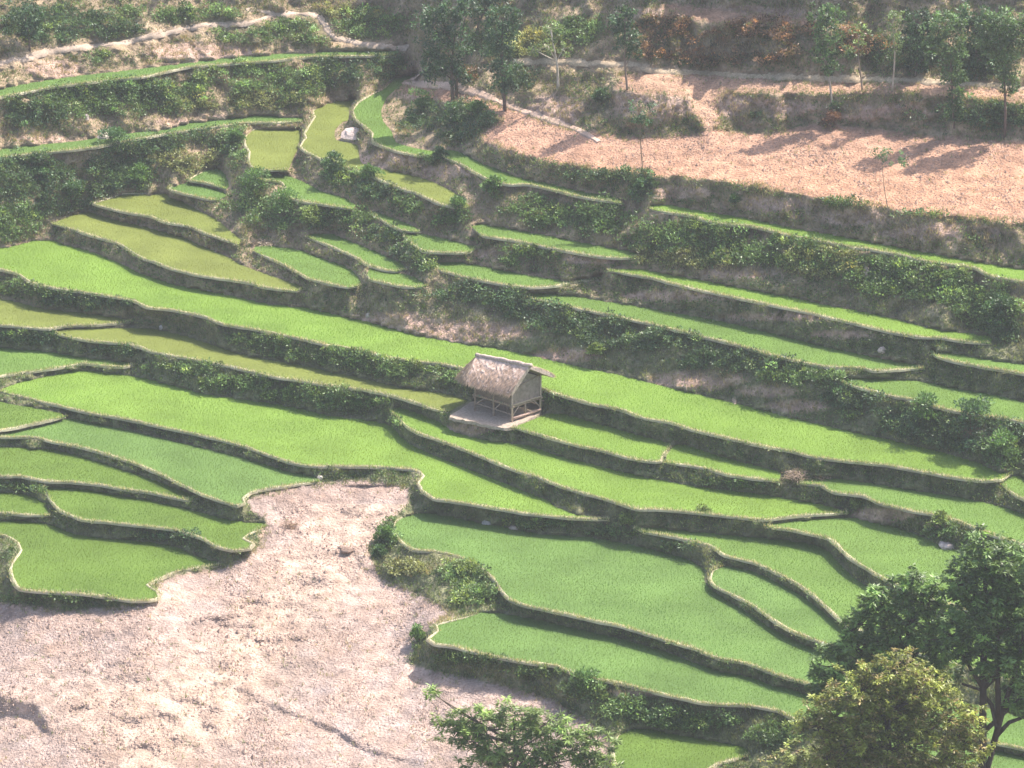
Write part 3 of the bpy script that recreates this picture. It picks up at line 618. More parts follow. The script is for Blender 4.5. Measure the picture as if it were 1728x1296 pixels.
grass('bank_grass', (er & inview & ~fieldm)*(1-.7*bare), 70000, .07, .22, ((.09, .16, .05), (.28, .29, .12)), 'short green and straw coloured grass clothing the terrace banks')
grass('dry_grass', (er & inview & ~fieldm)*np.clip(dens['t']+dens['y']+dens['r']*.6+bare*.35+(VV < 420)*(gx > .02)*.5, 0, 1), 14000, .10, .28, ((.30, .25, .13), (.46, .36, .23)), 'taller dry tan grass in patches on the upper slopes')
slide = np.clip(np.exp(-(((UU-(560-.85*(VV-930)))/85)**2))*(VV > 850)+np.exp(-((UU-210)/180)**2-((VV-1190)/60)**2), 0, 1)
# clods on the bare ploughed ground
prox = (fld > 0).astype(float)
for _ in range(9): prox[1:-1, 1:-1] = (prox[:-2, 1:-1]+prox[2:, 1:-1]+prox[1:-1, :-2]+prox[1:-1, 2:]+prox[1:-1, 1:-1])/5
edge = np.clip((1-prox)*3, 0, 1)
grass('edge_grass', ((fld > 0) & inview)*(.012+edge**2*np.clip(.4+1.5*gx, 0, 1)), 5000, .06, .2, ((.15, .22, .08), (.42, .36, .20)), 'sparse weeds and dry tufts fringing the bare fields')
def clods(name, wgt, n, s0, s1, colr, label):
    u, v = cell_pick(wgt, n); p = surf(u, v, 0); s = rng.uniform(s0, s1, n)**1.0*np.where(rng.random(n) < .06, 1.8, 1)
    o_ = np.array([[1, 0, 0], [-1, 0, 0], [0, 1, 0], [0, -1, 0], [0, 0, .7], [0, 0, -.5]], float)
    V = p[:, None]+o_[None]*s[:, None, None]*rng.uniform(.5, 1.3, (n, 6, 1)); f = np.array([[0, 2, 4], [2, 1, 4], [1, 3, 4], [3, 0, 4], [2, 0, 5], [1, 2, 5], [3, 1, 5], [0, 3, 5]])
    F = (f[None]+np.arange(n)[:, None, None]*6).reshape(-1, 3); c = np.array(colr)*(1+rng.normal(0, .16, (n, 1)))
    o = np_mesh(name, V.reshape(-1, 3), F, M['soil'], np.repeat(np.clip(c, .02, .8), 6, 0)); tag(o, label, 'soil clods', kind='stuff')
clods('soil_clods', ((fld == 1) & inview).astype(float)*np.clip(.45+1.2*gx, .08, 1)*(1-.8*slide), 42000, .012, .045, (.40, .30, .25), 'broken pale clods on the big bare ploughed ground at lower left')
clods('soil_lumps', ((fld == 1) & inview).astype(float)*np.clip(.2+1.6*gx, .02, 1), 5000, .04, .09, (.36, .26, .21), 'larger broken lumps of pale earth on the ploughed ground at lower left')
clods('field_clods', ((fld >= 2) & inview).astype(float)*np.clip(.5+1.2*gx, .1, 1), 11000, .02, .065, (.36, .24, .18), 'reddish clods on the bare fields at upper right')
# ------------------------------------------------------------------ individual shrubs
def shrub(u, v, r, colr, label, leaf=.11, name='shrub', n=None, tall=1.0, group=None):
    p = surf(u, v, 0); rw = r*.027; root = tag(empty(name, p), label, 'shrub', group)
    cl = Cloud(); nb = max(6, int(14*tall)); cen = p+np.concatenate([unit(rng.normal(size=(nb, 3)))[:, :2]*rw*rng.uniform(.1, .75, (nb, 1)), rng.uniform(.2, 1.0, (nb, 1))*rw*1.1*tall], 1)
    pc = np.array(colr)*(1+.3*rng.normal(size=(nb, 1))*.7)
    clump_leaves(cl, cen, rng.uniform(.28, .5, nb)*rw, n or int(60+50*rw), pc, leaf, leaf*.5, .28, .9)
    cl.build('foliage', M['leaf'], root, p)
    mb = MB()
    for k in range(5):
        e = cen[k]; mb.tube([p-[0, 0, .1], p*.6+e*.4+[0, 0, -.02], e], [.022, .015, .006], 5, (.16, .12, .08))
    mb.build('stem', M['bark'], root, loc=p)
DG, GG, YG, RB = (.075, .145, .055), (.12, .22, .06), (.21, .28, .08), (.28, .15, .09)
for a in [(232, 312, 26, GG, 'bright leafy bush above the far rim of the upper olive paddy', .13),
          (193, 262, 38, DG, 'tall dark bush rising below the thin dark strip, right of the pale boulder', .13),
          (60, 300, 34, DG, 'dark round bush near the left edge below the thin dark strip', .12),
          (120, 345, 34, DG, 'dark bush between the round left one and the pale edge rim', .12),
          (398, 245, 22, GG, 'leafy bush hugging the left rim of the small square paddy', .12),
          (432, 330, 38, GG, 'leafy bush at the upper left of the centre clump', .13),
          (480, 368, 40, GG, 'biggest leafy bush in the middle of the centre clump', .13),
          (528, 378, 24, YG, 'yellowish bush at the right end of the centre clump', .12),
          (562, 292, 26, DG, 'dark bush on the bank under the mound paddy, left of its neighbour', .12),
          (622, 308, 24, GG, 'round bush on the bank under the right part of the mound paddy', .12),
          (712, 188, 28, GG, 'bush at the left of the leafy knoll', .12),
          (768, 212, 30, DG, 'dark bush in the middle of the leafy knoll', .12),
          (806, 196, 22, GG, 'bush at the right of the leafy knoll under the trees', .12),
          (744, 272, 18, DG, 'small dark bush where the horn shaped paddy ends', .11),
          (832, 326, 24, GG, 'large leaved bush at the tip of the dark bank, upper centre', .15),
          (775, 362, 22, GG, 'bush above the curled left tip of the slim paddy', .12),
          (1008, 600, 15, YG, 'small upright bright bush alone on the tall bare bank', .14),
          (1430, 698, 18, (.08, .13, .07), 'small greyish bush low on the bank above the longest paddy', .12),
          (1560, 712, 34, GG, 'bush in the dark row under the right edge paddy, left one', .14),
          (1640, 730, 38, DG, 'big dark bush in the row under the right edge paddy', .14),
          (1690, 775, 30, GG, 'bush beside the right end of the longest paddy', .14),
          (1690, 548, 34, DG, 'dark bush at the right edge above the strip end', .13),
          (1015, 175, 19, DG, 'dark bush standing in for tree shadow below the upper tree row, at the head of the bare field', .12),  # dark leaves stand in for tree shadow on this ground
          (1085, 322, 17, DG, 'dark bush on the bank where the narrow paddies meet', .12),
          (1240, 345, 14, DG, 'small dark bush in the middle of the tall bare bank', .11),
          (1405, 215, 20, RB, 'reddish brown dry bush at a tree foot on the bare field', .10),
          (704, 1080, 14, GG, 'bush on the left tip of the smooth lower paddy', .12),
          (652, 915, 18, GG, 'bush left of the pale round end of the largest paddy', .12),
          (784, 975, 20, YG, 'yellow green bush in the weedy patch beside the gully', .12),
          (640, 940, 12, DG, 'small dark bush at the gully lip', .11),
          (985, 1170, 26, GG, 'bush on the bank under the smooth lower paddy', .13),
          (1060, 888, 18, YG, 'pale green bush on the bank right of the largest paddy top', .11),
          (1190, 880, 16, YG, 'small bright bush on the bank above the long curved paddy', .11),
          (1590, 890, 18, YG, 'bush beside the pink rubble on the right bank', .12),
          (1445, 860, 12, YG, 'tiny bush where the two right rims meet', .10),
          (600, 1005-320, 14, GG, 'small bush on the bank below the long thin yellowish paddy', .11)]:
    shrub(*a[:5], leaf=a[5])
# ------------------------------------------------------------------ trees
def tree(name, label, base, blobs, colr, leaf=.17, dens_=1.15, trunk=(.30, .24, .18), tr=.07, kind='fan', waist=None, nper=None, group='trees on the upper slope', wid=.45, extra=None, twin=False, lead=None):
    u, v = base; p = surf(u, v, -.05) if v < V1 else w_from(u, v, zext(u, v)-.1)
    s = np.linalg.norm(p-np.array([0, CY, CZ]))/FPX
    W3 = lambda uu, vv, d=0.: p+np.array([(uu-u)*s, d, (v-vv)*s/cp])
    root = tag(empty(name, p), label, 'tree', group)
    ys = [b_[1] for b_ in blobs]; topv = min(ys); top = [b_ for b_ in blobs if b_[1] == topv][0]
    if lead: top = lead; topv = lead[1]
    mb = MB(); k = 9; pts = []
    low = max(b_[1]+b_[3]*.5 for b_ in blobs)
    for i in range(k):
        f = i/(k-1); uu = u+(top[0]-u)*f**1.3+2*math.sin(f*5+u); vv = v+(topv-v)*f
        pts.append(W3(uu, vv, 0))
    pts = np.array(pts); rad = np.linspace(tr, tr*.25, k); mb.tube(pts, rad, 8, trunk, .15)
    if twin: mb.tube(pts+np.array([.18, .05, 0])+np.linspace(0, .25, k)[:, None]*np.array([1, 0, 0]), rad*.8, 7, trunk, .15)
    for e in extra or []: mb.tube([W3(*q) for q in e[0]], np.linspace(e[1], e[1]*.35, len(e[0])), 7, trunk, .15)
    cl = Cloud()
    for bu, bv, ru, rv in blobs:
        cen = W3(bu, bv); ru_, rv_ = ru*s, rv*s/cp; ry_ = min(ru_, rv_)*.9
        # limb from the trunk to the blob
        f = np.clip((v-bv-rv*.9)/(v-topv), .25, .9); a = pts[int(f*(k-1))]
        mb.tube([a, a*.5+cen*.5+[0, 0, -.04*ru_], cen], [tr*.45, tr*.3, tr*.12], 6, trunk, .1)
        vol = ru*rv*(leaf and (.13/leaf)**2)
        nsub = max(6, int(ru*rv/17*dens_*(.13/leaf)))
        d = unit(rng.normal(size=(nsub, 3)))*(rng.uniform(.15, 1, (nsub, 1))**.45)*np.where(rng.random((nsub, 1)) < .2, 1.38, 1.); sub = cen+d*np.array([ru_, ry_, rv_])
        for q in sub[:min(nsub, 12)]: mb.tube([cen, cen*.45+q*.55+[0, 0, -.03], q], [tr*.14, tr*.09, tr*.04], 4, trunk)
        nl = nper or 26; sr_ = rng.uniform(.13, .27, nsub)*max(.5, min(ru_, rv_))
        base_c = np.array(colr)*np.exp(rng.normal(0, .32, (nsub, 1)))
        D = unit(rng.normal(size=(nsub*nl, 3))); 
        if kind == 'fan':
            Pp = np.repeat(sub, nl, 0)+D*np.repeat(sr_, nl)[:, None]*rng.uniform(.3, 1, (nsub*nl, 1)); Dl = unit(D+rng.normal(size=D.shape)*.5+[0, 0, -.2])
            V, F = leaves(Pp, Dl, leaf*rng.uniform(.6, 1.25, nsub*nl), leaf*wid*rng.uniform(.7, 1.2, nsub*nl)); c = np.repeat(base_c, nl, 0)*(1+rng.normal(0, .22, (nsub*nl, 1)))
            cl.add(V, F, np.repeat(c, 4, 0))
        else:   # rosettes of drooping long leaves at twig tips
            nr = max(3, nl//8); Rr = np.repeat(sub, nr, 0)+unit(rng.normal(size=(nsub*nr, 3)))*np.repeat(sr_, nr)[:, None]*rng.uniform(.3, 1.1, (nsub*nr, 1))
            m_ = 9; an = rng.uniform(0, 2*np.pi, len(Rr)*m_); up = rng.uniform(-.9, .45, len(Rr)*m_)
            Dl = unit(np.stack([np.cos(an), np.sin(an), up], 1)); V, F = leaves(np.repeat(Rr, m_, 0)+Dl*.015, Dl, leaf*rng.uniform(.65, 1.2, len(Dl)), leaf*wid*rng.uniform(.8, 1.2, len(Dl)))
            cr = np.repeat(np.repeat(base_c, nr, 0)*(1+.2*rng.normal(size=(len(Rr), 1))), m_, 0)
            if kind == 'flush':
                fl = np.repeat(rng.random(len(Rr)) < .2, m_); cr[fl] = np.array([.34, .27, .11])*(1+.3*rng.normal(size=(fl.sum(), 1)))
            cl.add(V, F, np.repeat(cr*(1+rng.normal(0, .15, (len(Dl), 1))), 4, 0))
    mb.build('trunk', M['bark'], root, True, p); cl.build('crown', M['leaf'], root, p)
T1, T2, T3 = (.06, .12, .05), (.10, .175, .06), (.20, .29, .10)
tree('forest_tree', 'dark full crowned tree with twin trunks above the horn shaped paddy', (763, 172), [(742, 40, 36, 26), (755, 85, 42, 30), (735, 112, 26, 22), (768, 130, 22, 18), (770, 22, 30, 18)], T1, tr=.09, twin=True, dens_=1.6, trunk=(.16, .12, .09))
tree('forest_tree', 'dark columnar tree second from left in the upper row', (850, 190), [(848, 35, 30, 22), (842, 72, 28, 24), (852, 118, 28, 26), (858, 145, 14, 12)], T1, tr=.09, dens_=1.6, trunk=(.14, .10, .08))
tree('sapling_tree', 'thin pale trunked tree with sparse light green crown', (942, 160), [(930, 50, 28, 20), (925, 80, 24, 14), (950, 85, 14, 12), (900, 85, 10, 8)], T3, leaf=.12, dens_=.35, tr=.075, trunk=(.50, .44, .36))
tree('forest_tree', 'slender dark tree with full crown beside the head of the bare field', (1058, 160), [(1052, 35, 26, 20), (1060, 66, 26, 22), (1066, 92, 14, 12)], T1, tr=.06, dens_=1.4, trunk=(.25, .19, .15))
tree('sapling_tree', 'small tree with tuft crown on a bare thin stem at the field edge', (1082, 296), [(1080, 184, 22, 13), (1092, 200, 16, 12), (1076, 206, 10, 8)], (.07, .15, .06), leaf=.13, dens_=.7, tr=.03, trunk=(.22, .17, .12))
tree('forest_tree', 'tall tree with pale lower trunk at the back of the bare field', (1403, 198), [(1390, 30, 30, 18), (1395, 62, 30, 22), (1384, 90, 22, 18), (1400, 112, 20, 14), (1420, 95, 18, 10)], T2, tr=.06, dens_=1.3, trunk=(.42, .36, .30))
tree('sapling_tree', 'sparse yellowish tree between two taller ones at upper right', (1453, 158), [(1446, 62, 24, 18), (1438, 88, 18, 12)], T3, leaf=.12, dens_=.4, tr=.04, trunk=(.28, .22, .17))
tree('sapling_tree', 'straight pale trunked tree with narrow yellow green crown at upper right', (1507, 160), [(1504, 35, 18, 14), (1502, 62, 16, 16), (1512, 78, 10, 8)], T3, leaf=.12, dens_=.8, tr=.05, trunk=(.45, .38, .30))
tree('forest_tree', 'slim tree clothed in leaves nearly to its foot on the bare field', (1612, 232), [(1590, 50, 30, 24), (1602, 92, 22, 20), (1606, 130, 20, 22), (1612, 165, 16, 20), (1610, 190, 12, 10), (1575, 80, 18, 12)], T2, tr=.05, dens_=1.5, trunk=(.18, .13, .10))
tree('sapling_tree', 'small umbrella crowned sapling standing in the bare field', (1498, 358), [(1482, 260, 16, 9), (1500, 266, 18, 11), (1515, 275, 12, 8)], (.10, .19, .08), leaf=.12, dens_=.6, tr=.022, trunk=(.26, .20, .15))
tree('forest_tree', 'tall dark tree at the right edge of the bare field', (1696, 236), [(1680, 50, 34, 28), (1690, 95, 26, 26), (1700, 140, 20, 20), (1715, 60, 28, 30), (1660, 80, 18, 16)], T2, tr=.07, dens_=1.6, trunk=(.14, .10, .08))
tree('forest_tree', 'dark tree in the thicket left of the slim leafy one', (1545, 135), [(1545, 40, 30, 22), (1540, 75, 30, 24), (1556, 102, 24, 16)], T1, tr=.07, dens_=1.5, trunk=(.16, .12, .09))
tree('forest_tree', 'dark tree in the thicket right of the slim leafy one', (1650, 135), [(1640, 30, 32, 20), (1648, 65, 30, 26), (1652, 102, 24, 20)], T1, tr=.07, dens_=1.5, trunk=(.16, .12, .09))
tree('forest_tree', 'dark tree behind the row at the top middle', (800, 70), [(800, 5, 34, 24), (830, 0, 24, 20)], T1, tr=.06, dens_=1.2, trunk=(.16, .12, .09))
tree('forest_tree', 'dark tree at the top left corner', (50, 92), [(45, 25, 26, 24), (58, 50, 20, 16)], T1, tr=.07, dens_=1.5, trunk=(.16, .12, .09))
GF = 'foreground trees'
tree('broadleaf_tree', 'big dark leafy tree at the right with forked trunk and drooping leaves', (1655, 1530),
     [(1640, 935, 46, 34), (1690, 960, 52, 50), (1660, 1000, 60, 44), (1715, 1040, 48, 60), (1630, 1045, 50, 40), (1600, 985, 34, 26), (1690, 1110, 46, 44), (1640, 1105, 36, 30), (1710, 1170, 34, 30), (1590, 1070, 40, 30), (1760, 990, 50, 70)],
     (.15, .24, .065), leaf=.24, kind='ros', nper=36, tr=.22, dens_=1.1, wid=.30, trunk=(.09, .065, .05), group=GF,
     extra=[([(1655, 1400), (1658, 1290), (1672, 1230), (1660, 1185), (1640, 1160), (1610, 1150)], .12), ([(1668, 1240), (1690, 1215), (1720, 1204), (1760, 1195)], .09), ([(1666, 1250), (1680, 1190), (1700, 1120), (1712, 1040)], .12), ([(1672, 1215), (1668, 1130), (1664, 1040), (1650, 960)], .11)])
tree('broadleaf_tree', 'dark leafy tree with several domed tops left of the big one', (1500, 1540),
     [(1465, 1010, 34, 26), (1520, 985, 46, 26), (1545, 1010, 34, 26), (1500, 1050, 52, 34), (1440, 1050, 30, 24), (1425, 1085, 40, 28), (1400, 1120, 42, 32), (1390, 1150, 34, 28), (1470, 1100, 50, 36), (1550, 1070, 44, 34), (1560, 1120, 40, 40), (1500, 1170, 50, 50)],
     (.16, .255, .07), leaf=.24, kind='ros', nper=36, tr=.2, dens_=1.1, wid=.30, trunk=(.09, .065, .05), group=GF)
tree('broadleaf_tree', 'round olive green tree with reddish young leaves at lower right', (1490, 1660),
     [(1490, 1130, 56, 36), (1440, 1165, 56, 40), (1540, 1160, 60, 40), (1400, 1205, 56, 36), (1480, 1200, 70, 46), (1580, 1210, 56, 44), (1370, 1220, 36, 30), (1430, 1250, 60, 40), (1520, 1255, 66, 44), (1610, 1255, 40, 40), (1480, 1300, 90, 40), (1390, 1280, 34, 26)],
     (.25, .285, .06), leaf=.175, kind='flush', nper=32, tr=.2, dens_=1.0, wid=.30, trunk=(.12, .09, .07), group=GF)
tree('broadleaf_tree', 'low tree with long narrow leaves at the bottom, one thin twig reaching left', (880, 1560),
     [(800, 1205, 46, 22), (870, 1200, 44, 20), (920, 1215, 40, 20), (840, 1225, 56, 20), (960, 1235, 40, 22), (1005, 1245, 34, 22), (900, 1250, 50, 22), (780, 1220, 28, 12), (830, 1262, 30, 18), (860, 1275, 70, 20), (940, 1270, 60, 20), (800, 1245, 40, 16), (770, 1222, 22, 12), (1010, 1285, 36, 18), (730, 1162, 12, 9), (750, 1210, 18, 9), (990, 1270, 36, 18)],
     (.22, .31, .09), leaf=.25, kind='ros', nper=34, tr=.10, dens_=1.0, wid=.19, lead=(868, 1205), trunk=(.16, .12, .09), group=GF,
     extra=[([(858, 1290), (840, 1255), (810, 1215), (775, 1195), (735, 1164)], .035), ([(862, 1300), (880, 1255), (930, 1225)], .05)])
tree('broadleaf_tree', 'small pale green tree low at the bottom left of the round olive tree', (1335, 1520),
     [(1340, 1262, 34, 18), (1325, 1285, 40, 22), (1365, 1290, 40, 24)], (.24, .28, .09), leaf=.17, kind='flush', nper=24, tr=.07, dens_=.8, wid=.32, trunk=(.14, .10, .08), group=GF)
# ------------------------------------------------------------------ rocks and heaps
def rock(u, v, ru, rv, colr, label, name='boulder', cat='rock', nn=1):
    p = surf(u, v+rv*.6, 0); root = None; V = []; 
    th_ = np.linspace(0, math.pi, 9); ph = np.arange(14)*2*math.pi/14
    X = np.array([[math.sin(a)*math.cos(b_), math.sin(a)*math.sin(b_), math.cos(a)] for a in th_ for b_ in ph])
    o_ = rng.uniform(0, 50, 3); k = 1+.45*fbm(X[:, 0]*1.6+o_[0], X[:, 1]*1.6+o_[1], X[:, 2]*1.6+o_[2], 3)
    V = X*k[:, None]*np.array([ru*.026, ru*.024, rv*.030]); n = 14
    F = np.array([[i*n+j, (i+1)*n+j, (i+1)*n+(j+1) % n, i*n+(j+1) % n] for i in range(8) for j in range(n)])
    o = np_mesh(name, V+p, F, M['stone'], np.tile(colr, (len(V), 1))*(1+.15*rng.normal(size=(len(V), 1))), False, None, p); tag(o, label, cat)
rock(178, 228, 15, 10, (.42, .36, .31), 'pale flat boulder sitting on the thin dark green strip at left')
rock(147, 196, 5, 9, (.45, .38, .33), 'small upright pale stone in the scrub above the flat boulder', 'stone')
rock(598, 221, 24, 15, (.50, .40, .36), 'large pale pink rock mound in the bend of the horn shaped paddy')
rock(1488, 588, 7, 5, (.55, .42, .37), 'pinkish stone on the bank under the long right strip', 'stone')
rock(1600, 918, 16, 7, (.50, .40, .36), 'heap of pink rubble at the foot of the right bank', 'rubble', 'rubble')
rock(822, 878, 10, 6, (.45, .41, .40), 'greyish pale stone on the bank above the largest paddy, left one', 'stone')
rock(868, 887, 10, 5, (.45, .36, .32), 'pinkish stone on the bank above the largest paddy, right one', 'stone')
rock(355, 490, 6, 4, (.42, .38, .34), 'pale stone low on the bank under the broad olive paddy', 'stone')
rock(1463, 458, 8, 12, (.46, .36, .29), 'tan standing rock in the scrub under the narrow right strip', 'boulder')
rock(540, 804, 5, 4, (.50, .44, .40), 'small pale stone at the top left corner of the gully', 'stone')
rock(272, 550, 4, 4, (.42, .38, .36), 'tiny pale stone on the dark bank above the long thin yellowish paddy', 'stone')
rock(622, 530, 5, 5, (.45, .38, .32), 'small pale stone on the bare bank left of centre', 'stone')
rock(585, 926, 11, 4, (.20, .14, .11), 'dark earth lump in the gully', 'clod', 'earth clod')
def heap(u, v, ru, rv, colr, label, name, cat, n=420, L=.28):
    p = surf(u, v+rv*.5, 0); d = rng.normal(size=(n, 3)); d[:, 2] = np.abs(d[:, 2]); d = unit(d)*rng.uniform(.3, 1, (n, 1))
    P0 = p+d*np.array([ru*.026, ru*.026, rv*.035]); an = rng.uniform(0, 2*np.pi, n); D = unit(np.stack([np.cos(an), np.sin(an), rng.normal(0, .3, n)], 1))
    V, F = leaves(P0, D, L*rng.uniform(.5, 1.2, n), .03); c = np.array(colr)*(1+.25*rng.normal(size=(n, 1)))
    tag(np_mesh(name, V, F, M['leaf'], np.repeat(np.clip(c, .01, .8), 4, 0), False, None, p), label, cat)
heap(1345, 800, 24, 10, (.36, .27, .22), 'heap of dry brown straw at the end of the short bright paddy', 'straw_heap', 'straw heap')
heap(1385, 803, 18, 4, (.42, .33, .24), 'thin spill of straw right of the straw heap', 'straw_spill', 'straw', 160)
heap(490, 885, 15, 8, (.34, .24, .19), 'ring of dry brush at the edge of the gully', 'brush_heap', 'dry brush', 160, .3)
heap(450, 408, 26, 5, (.42, .33, .24), 'dry cut straw lying on the bank below the centre clump', 'straw_spill', 'straw', 220)
# ------------------------------------------------------------------ earth pad and hut
pad = smooth_line([(759, 703), (772, 693), (800, 676), (860, 677), (912, 684), (911, 697), (858, 721), (812, 714)], 6, True)
zp = float(qf(850, 700)@FIT[900])+.0
n = len(pad); q0 = w_from(pad[:, 0], pad[:, 1], np.full(n, zp+.05)); q0[:, :2] += rng.normal(0, .035, (n, 2)); q0[:, 2] -= rng.uniform(0, .05, n); cen = q0.mean(0); cen[2] = zp+.05; q1 = cen+(q0-cen)*1.02; q1[:, 2] = zp-.10
V = np.concatenate([q0, q1, cen[None]]); F4 = np.array([[i, i+n, (i+1) % n+n, (i+1) % n] for i in range(n)]); F3 = np.array([[2*n, i, (i+1) % n] for i in range(n)])
if np.cross(q0[1]-cen, q0[2]-cen)[2] < 0: F4 = F4[:, ::-1]; F3 = F3[:, ::-1]
tag(np_mesh('earth_platform', V, [F3, F4], M['soil'], np.tile((.36, .29, .23), (len(V), 1))), kind='structure')
A = w_from(864, 711, zp+.05); ang = math.radians(-44)
e1 = np.array([math.cos(ang), math.sin(ang), 0]); e2 = np.array([-math.sin(ang), math.cos(ang), 0]); e3 = np.array([0, 0, 1.])
L_ = lambda s, t, h: A+e1*s+e2*t+e3*h
hut = tag(empty('field_hut', A), 'small thatched field hut on stilts standing on an earth pad between the bright paddies', 'hut')
WD = (.30, .23, .17); PW_ = (.46, .36, .29)
for s, t_, h, c_ in ((0, 0, 1.45, PW_), (0, 1.75, 1.75, PW_), (-2.2, 0, 1.4, WD), (-2.2, 1.75, 1.7, WD), (-1.1, 0, 1.4, WD), (0, .8, .72, WD), (-1.1, 1.75, 1.7, WD), (-1.1, .85, .7, WD)):
    mb = MB(); mb.tube([L_(s, t_, -.25), L_(s+.01, t_, h*.5), L_(s, t_+.02, h)], [.05, .045, .04], 8, c_, .1); mb.build('post', M['bamboo'], hut, True, A)
def beam(a, b_, r=.035, c_=WD, nm='beam'):
    mb = MB(); a = np.array(a); b_ = np.array(b_); mb.tube([a, a*.5+b_*.5+e3*.008, b_], [r, r*.9, r*.85], 7, c_, .1); mb.build(nm, M['bamboo'], hut, True, A)
for a, b_, r, c_ in [((-2.35, 0, .66), (.12, 0, .66), .04, WD), ((-2.35, 1.75, .66), (.12, 1.75, .66), .04, WD), ((0, -.12, .62), (0, 1.9, .62), .04, WD), ((-2.2, -.12, .62), (-2.2, 1.9, .62), .04, WD),
                     ((-1.1, -.1, .62), (-1.1, 1.85, .62), .035, WD), ((-2.3, 0, .32), (.05, 0, .30), .03, WD), ((-2.2, 0, .30), (-2.2, 1.75, .34), .03, WD), ((-2.3, 1.75, .34), (0, 1.75, .30), .03, WD),
                     ((.02, .05, .12), (.02, 1.8, .12), .06, (.52, .36, .29)), ((0, -.25, 1.38), (0, .75, 2.18), .03, WD), ((0, 2.2, 1.62), (0, .75, 2.18), .03, WD), ((-2.3, 0, 1.38), (.15, 0, 1.38), .03, WD), ((-2.3, 1.75, 1.72), (.15, 1.75, 1.72), .03, WD),
                     ((0, 0, 1.38), (0, 1.75, 1.70), .025, WD), ((-2.5, .75, 2.02), (.3, .75, 2.18), .04, WD)]:
    beam(L_(*a), L_(*b_), r, c_)
for a, b_ in [((-2.2, 0, .25), (-1.7, 0, .62)), ((0, 0, .2), (0, .45, .6)), ((0, 1.75, .22), (0, 1.35, .62)), ((-1.1, 0, .25), (-.7, 0, .62))]: beam(L_(*a), L_(*b_), .022, PW_, 'brace')
mb = MB()
for k in range(22): mb.tube([L_(-2.25+k*.108, -.04, .715), L_(-2.25+k*.108, 1.8, .715)], .04, 5, (.33+.05*rng.normal(), .27, .2))
mb.build('floor', M['bamboo'], hut, False, A)
def panel(P4, c_, nm='wall'):
    P4 = np.array(P4); nn = np.cross(P4[1]-P4[0], P4[3]-P4[0]); nn /= np.linalg.norm(nn); m_ = len(P4)
    V = np.concatenate([P4-nn*.012, P4+nn*.012]); mb = MB(); f = list(range(m_))
    tri = [[0, i, i+1] for i in range(1, m_-1)]; mb.add(V, [[a, c__, b__] for a, b__, c__ in tri]+[[a+m_, b__+m_, c__+m_] for a, b__, c__ in tri]+[[i, (i+1) % m_, (i+1) % m_+m_] for i in f]+[[i, (i+1) % m_+m_, i+m_] for i in f], c_)
    return mb.build(nm, M['woven'], hut, False, A)
panel([L_(-2.2, .03, .74), L_(-.02, .03, .74), L_(-.02, .03, 1.42), L_(-2.2, .03, 1.42)], (.20, .155, .125))
panel([L_(-.03, .02, .72), L_(-.03, 1.72, .66), L_(-.03, 1.74, 1.62), L_(-.03, 1.0, 1.92), L_(-.03, .55, 1.88), L_(-.03, .02, 1.42)], (.30, .24, .21))
panel([L_(-2.2, .02, .74), L_(-2.2, 1.72, .74), L_(-2.2, 1.74, 1.62), L_(-2.2, .75, 1.95), L_(-2.2, .02, 1.35)], (.32, .26, .22))
panel([L_(-2.2, 1.72, .74), L_(-.02, 1.72, .74), L_(-.02, 1.72, 1.68), L_(-2.2, 1.72, 1.68)], (.32, .26, .22))
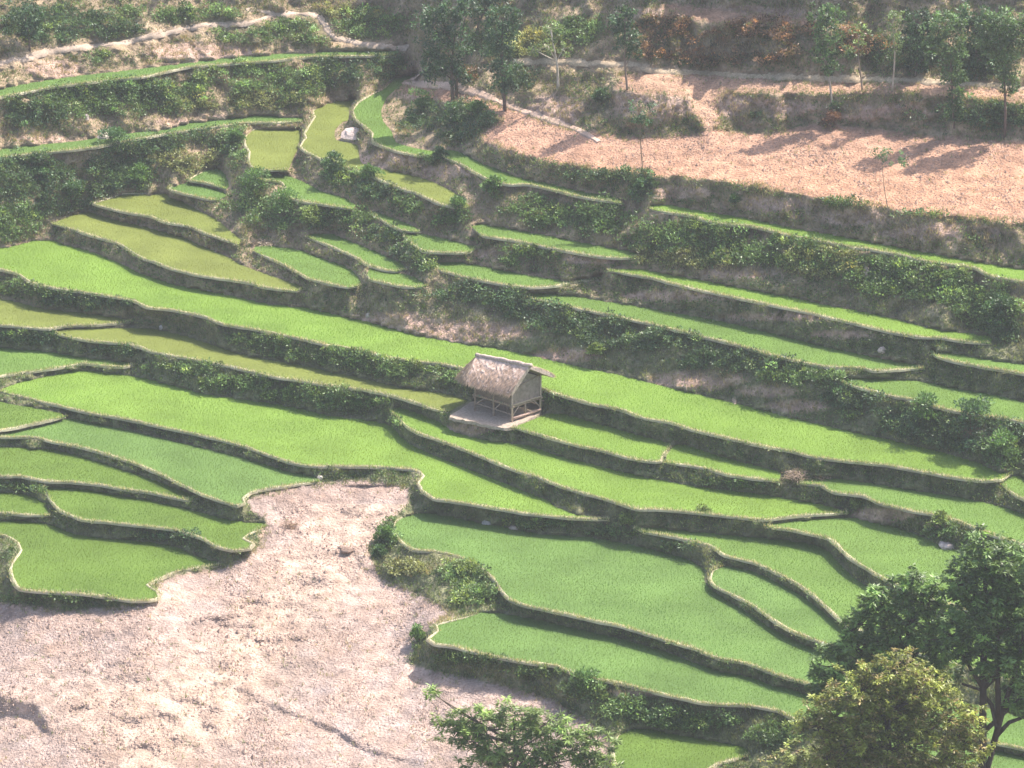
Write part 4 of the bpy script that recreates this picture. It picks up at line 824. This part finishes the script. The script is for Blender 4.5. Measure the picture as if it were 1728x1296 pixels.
# thatch roof: outer surface patches, thickness and straw
R0, R1 = L_(-2.8, .75, 2.10), L_(.34, .75, 2.30)
FR, FL_, HL, BL, BR = L_(.22, -.22, 1.28), L_(-2.4, -.25, 1.26), L_(-3.65, .40, 1.12), L_(-3.2, 2.2, 1.4), L_(.34, 2.25, 1.55)
mb = MB(); straw = Cloud()
def patch(a, b_, c_, d, colr, nx=26, ny=12):
    """a,b ridge side; d,c eave side"""
    s_ = np.linspace(0, 1, nx)[:, None, None]; t_ = np.linspace(0, 1, ny)[None, :, None]
    Pq = (a*(1-s_)+b_*s_)*(1-t_)+(d*(1-s_)+c_*s_)*t_; nn = np.cross(b_-a if np.linalg.norm(b_-a) > .01 else c_-d, d-a); nn /= np.linalg.norm(nn); nn = nn if nn[2] > 0 else -nn
    bul = .06*np.sin(np.pi*t_)+.03*rng.normal(size=(nx, ny, 1))*.5; top = Pq+nn*(bul+.07); bot = Pq-nn*.05
    F = [[i*ny+j, (i+1)*ny+j, (i+1)*ny+j+1, i*ny+j+1] for i in range(nx-1) for j in range(ny-1)]
    V = np.concatenate([top.reshape(-1, 3), bot.reshape(-1, 3)]); o = nx*ny
    E = [[i*ny+ny-1, (i+1)*ny+ny-1, (i+1)*ny+ny-1+o, i*ny+ny-1+o] for i in range(nx-1)]+[[j, j+1, j+1+o, j+o] for j in range(ny-1)]+[[(nx-1)*ny+j, (nx-1)*ny+j+1, (nx-1)*ny+j+1+o, (nx-1)*ny+j+o] for j in range(ny-1)]
    mb.add(V, F+[[x+o for x in f[::-1]] for f in F]+E, colr)
    n = int(2600*np.linalg.norm(np.cross(c_-d, d-a))/3); ss = rng.random(n); tt = rng.random(n)**.85; tt[:n//4] = rng.uniform(.9, 1.0, n//4)
    P0 = (a*(1-ss[:, None])+b_*ss[:, None])*(1-tt[:, None])+(d*(1-ss[:, None])+c_*ss[:, None])*tt[:, None]+nn*(.075+.06*np.sin(np.pi*tt))[:, None]
    dn = (d*(1-ss[:, None])+c_*ss[:, None])-(a*(1-ss[:, None])+b_*ss[:, None]); dn = unit(dn); D = unit(dn+rng.normal(size=(n, 3))*.13+nn*rng.normal(.02, .05, (n, 1))-e3*(tt > .88)[:, None]*.35)
    V, F = leaves(P0, D, rng.uniform(.14, .32, n), .016); cc = np.array(colr)*(1+.22*rng.normal(size=(n, 1)))*np.array([1, .98, .94]); straw.add(V, F, np.repeat(cc, 4, 0))
TC = (.53, .405, .345)
patch(R0, R1, FR, FL_, TC); patch(R0, R0+e1*.02, FL_, HL, (.46, .36, .305), 14); patch(R1, R0, BL, BR, (.48, .38, .33)); patch(R0, R0+e1*.02, HL, BL, TC, 12)
rf = mb.build('roof', M['thatch'], hut, False, A); straw.build('straw', M['leaf'], rf, A)
mb = MB(); rp = np.array([R0*(1-f)+R1*f+e3*(.08+.015*rng.normal()) for f in np.linspace(-.02, 1.02, 16)]); mb.tube(rp, [.10]*16, 8, (.46, .36, .31), .3); mb.build('ridge_roll', M['thatch'], hut, True, A)
# pole beside the hut
a = surf(911, 676, .12); b_ = a+np.array([.95, -.12, .06]); mb = MB(); mb.tube([a, a*.5+b_*.5, b_], .03, 6, (.52, .42, .36)); tag(mb.build('wooden_pole', M['bamboo'], None, True, a), 'pale wooden pole lying on the bank right of the hut', 'pole')
# ------------------------------------------------------------------ haze
if HAZE > 0:
    x0, x1 = Wm[..., 0].min()-5, Wm[..., 0].max()+5; y1 = Wm[..., 1].max()+5; y0 = CY-10; zb = Wm[..., 2].min()-1; zt = max(CZ, Wm[..., 2].max())+3
    mb = MB(); mb.box(((x0+x1)/2, (y0+y1)/2, (zb+zt)/2), (x1-x0, y1-y0, zt-zb)); m = bpy.data.materials.new('haze_air'); m.use_nodes = True; t = m.node_tree; t.nodes.clear()
    o_ = N(t, 'ShaderNodeOutputMaterial'); pv = N(t, 'ShaderNodeVolumePrincipled'); pv.inputs['Density'].default_value = HAZE; pv.inputs['Color'].default_value = (.95, .97, 1, 1); pv.inputs['Anisotropy'].default_value = .35
    t.links.new(pv.outputs[0], o_.inputs['Volume']); tag(mb.build('haze', m), 'pale blue summer haze over the valley', 'haze', kind='stuff')
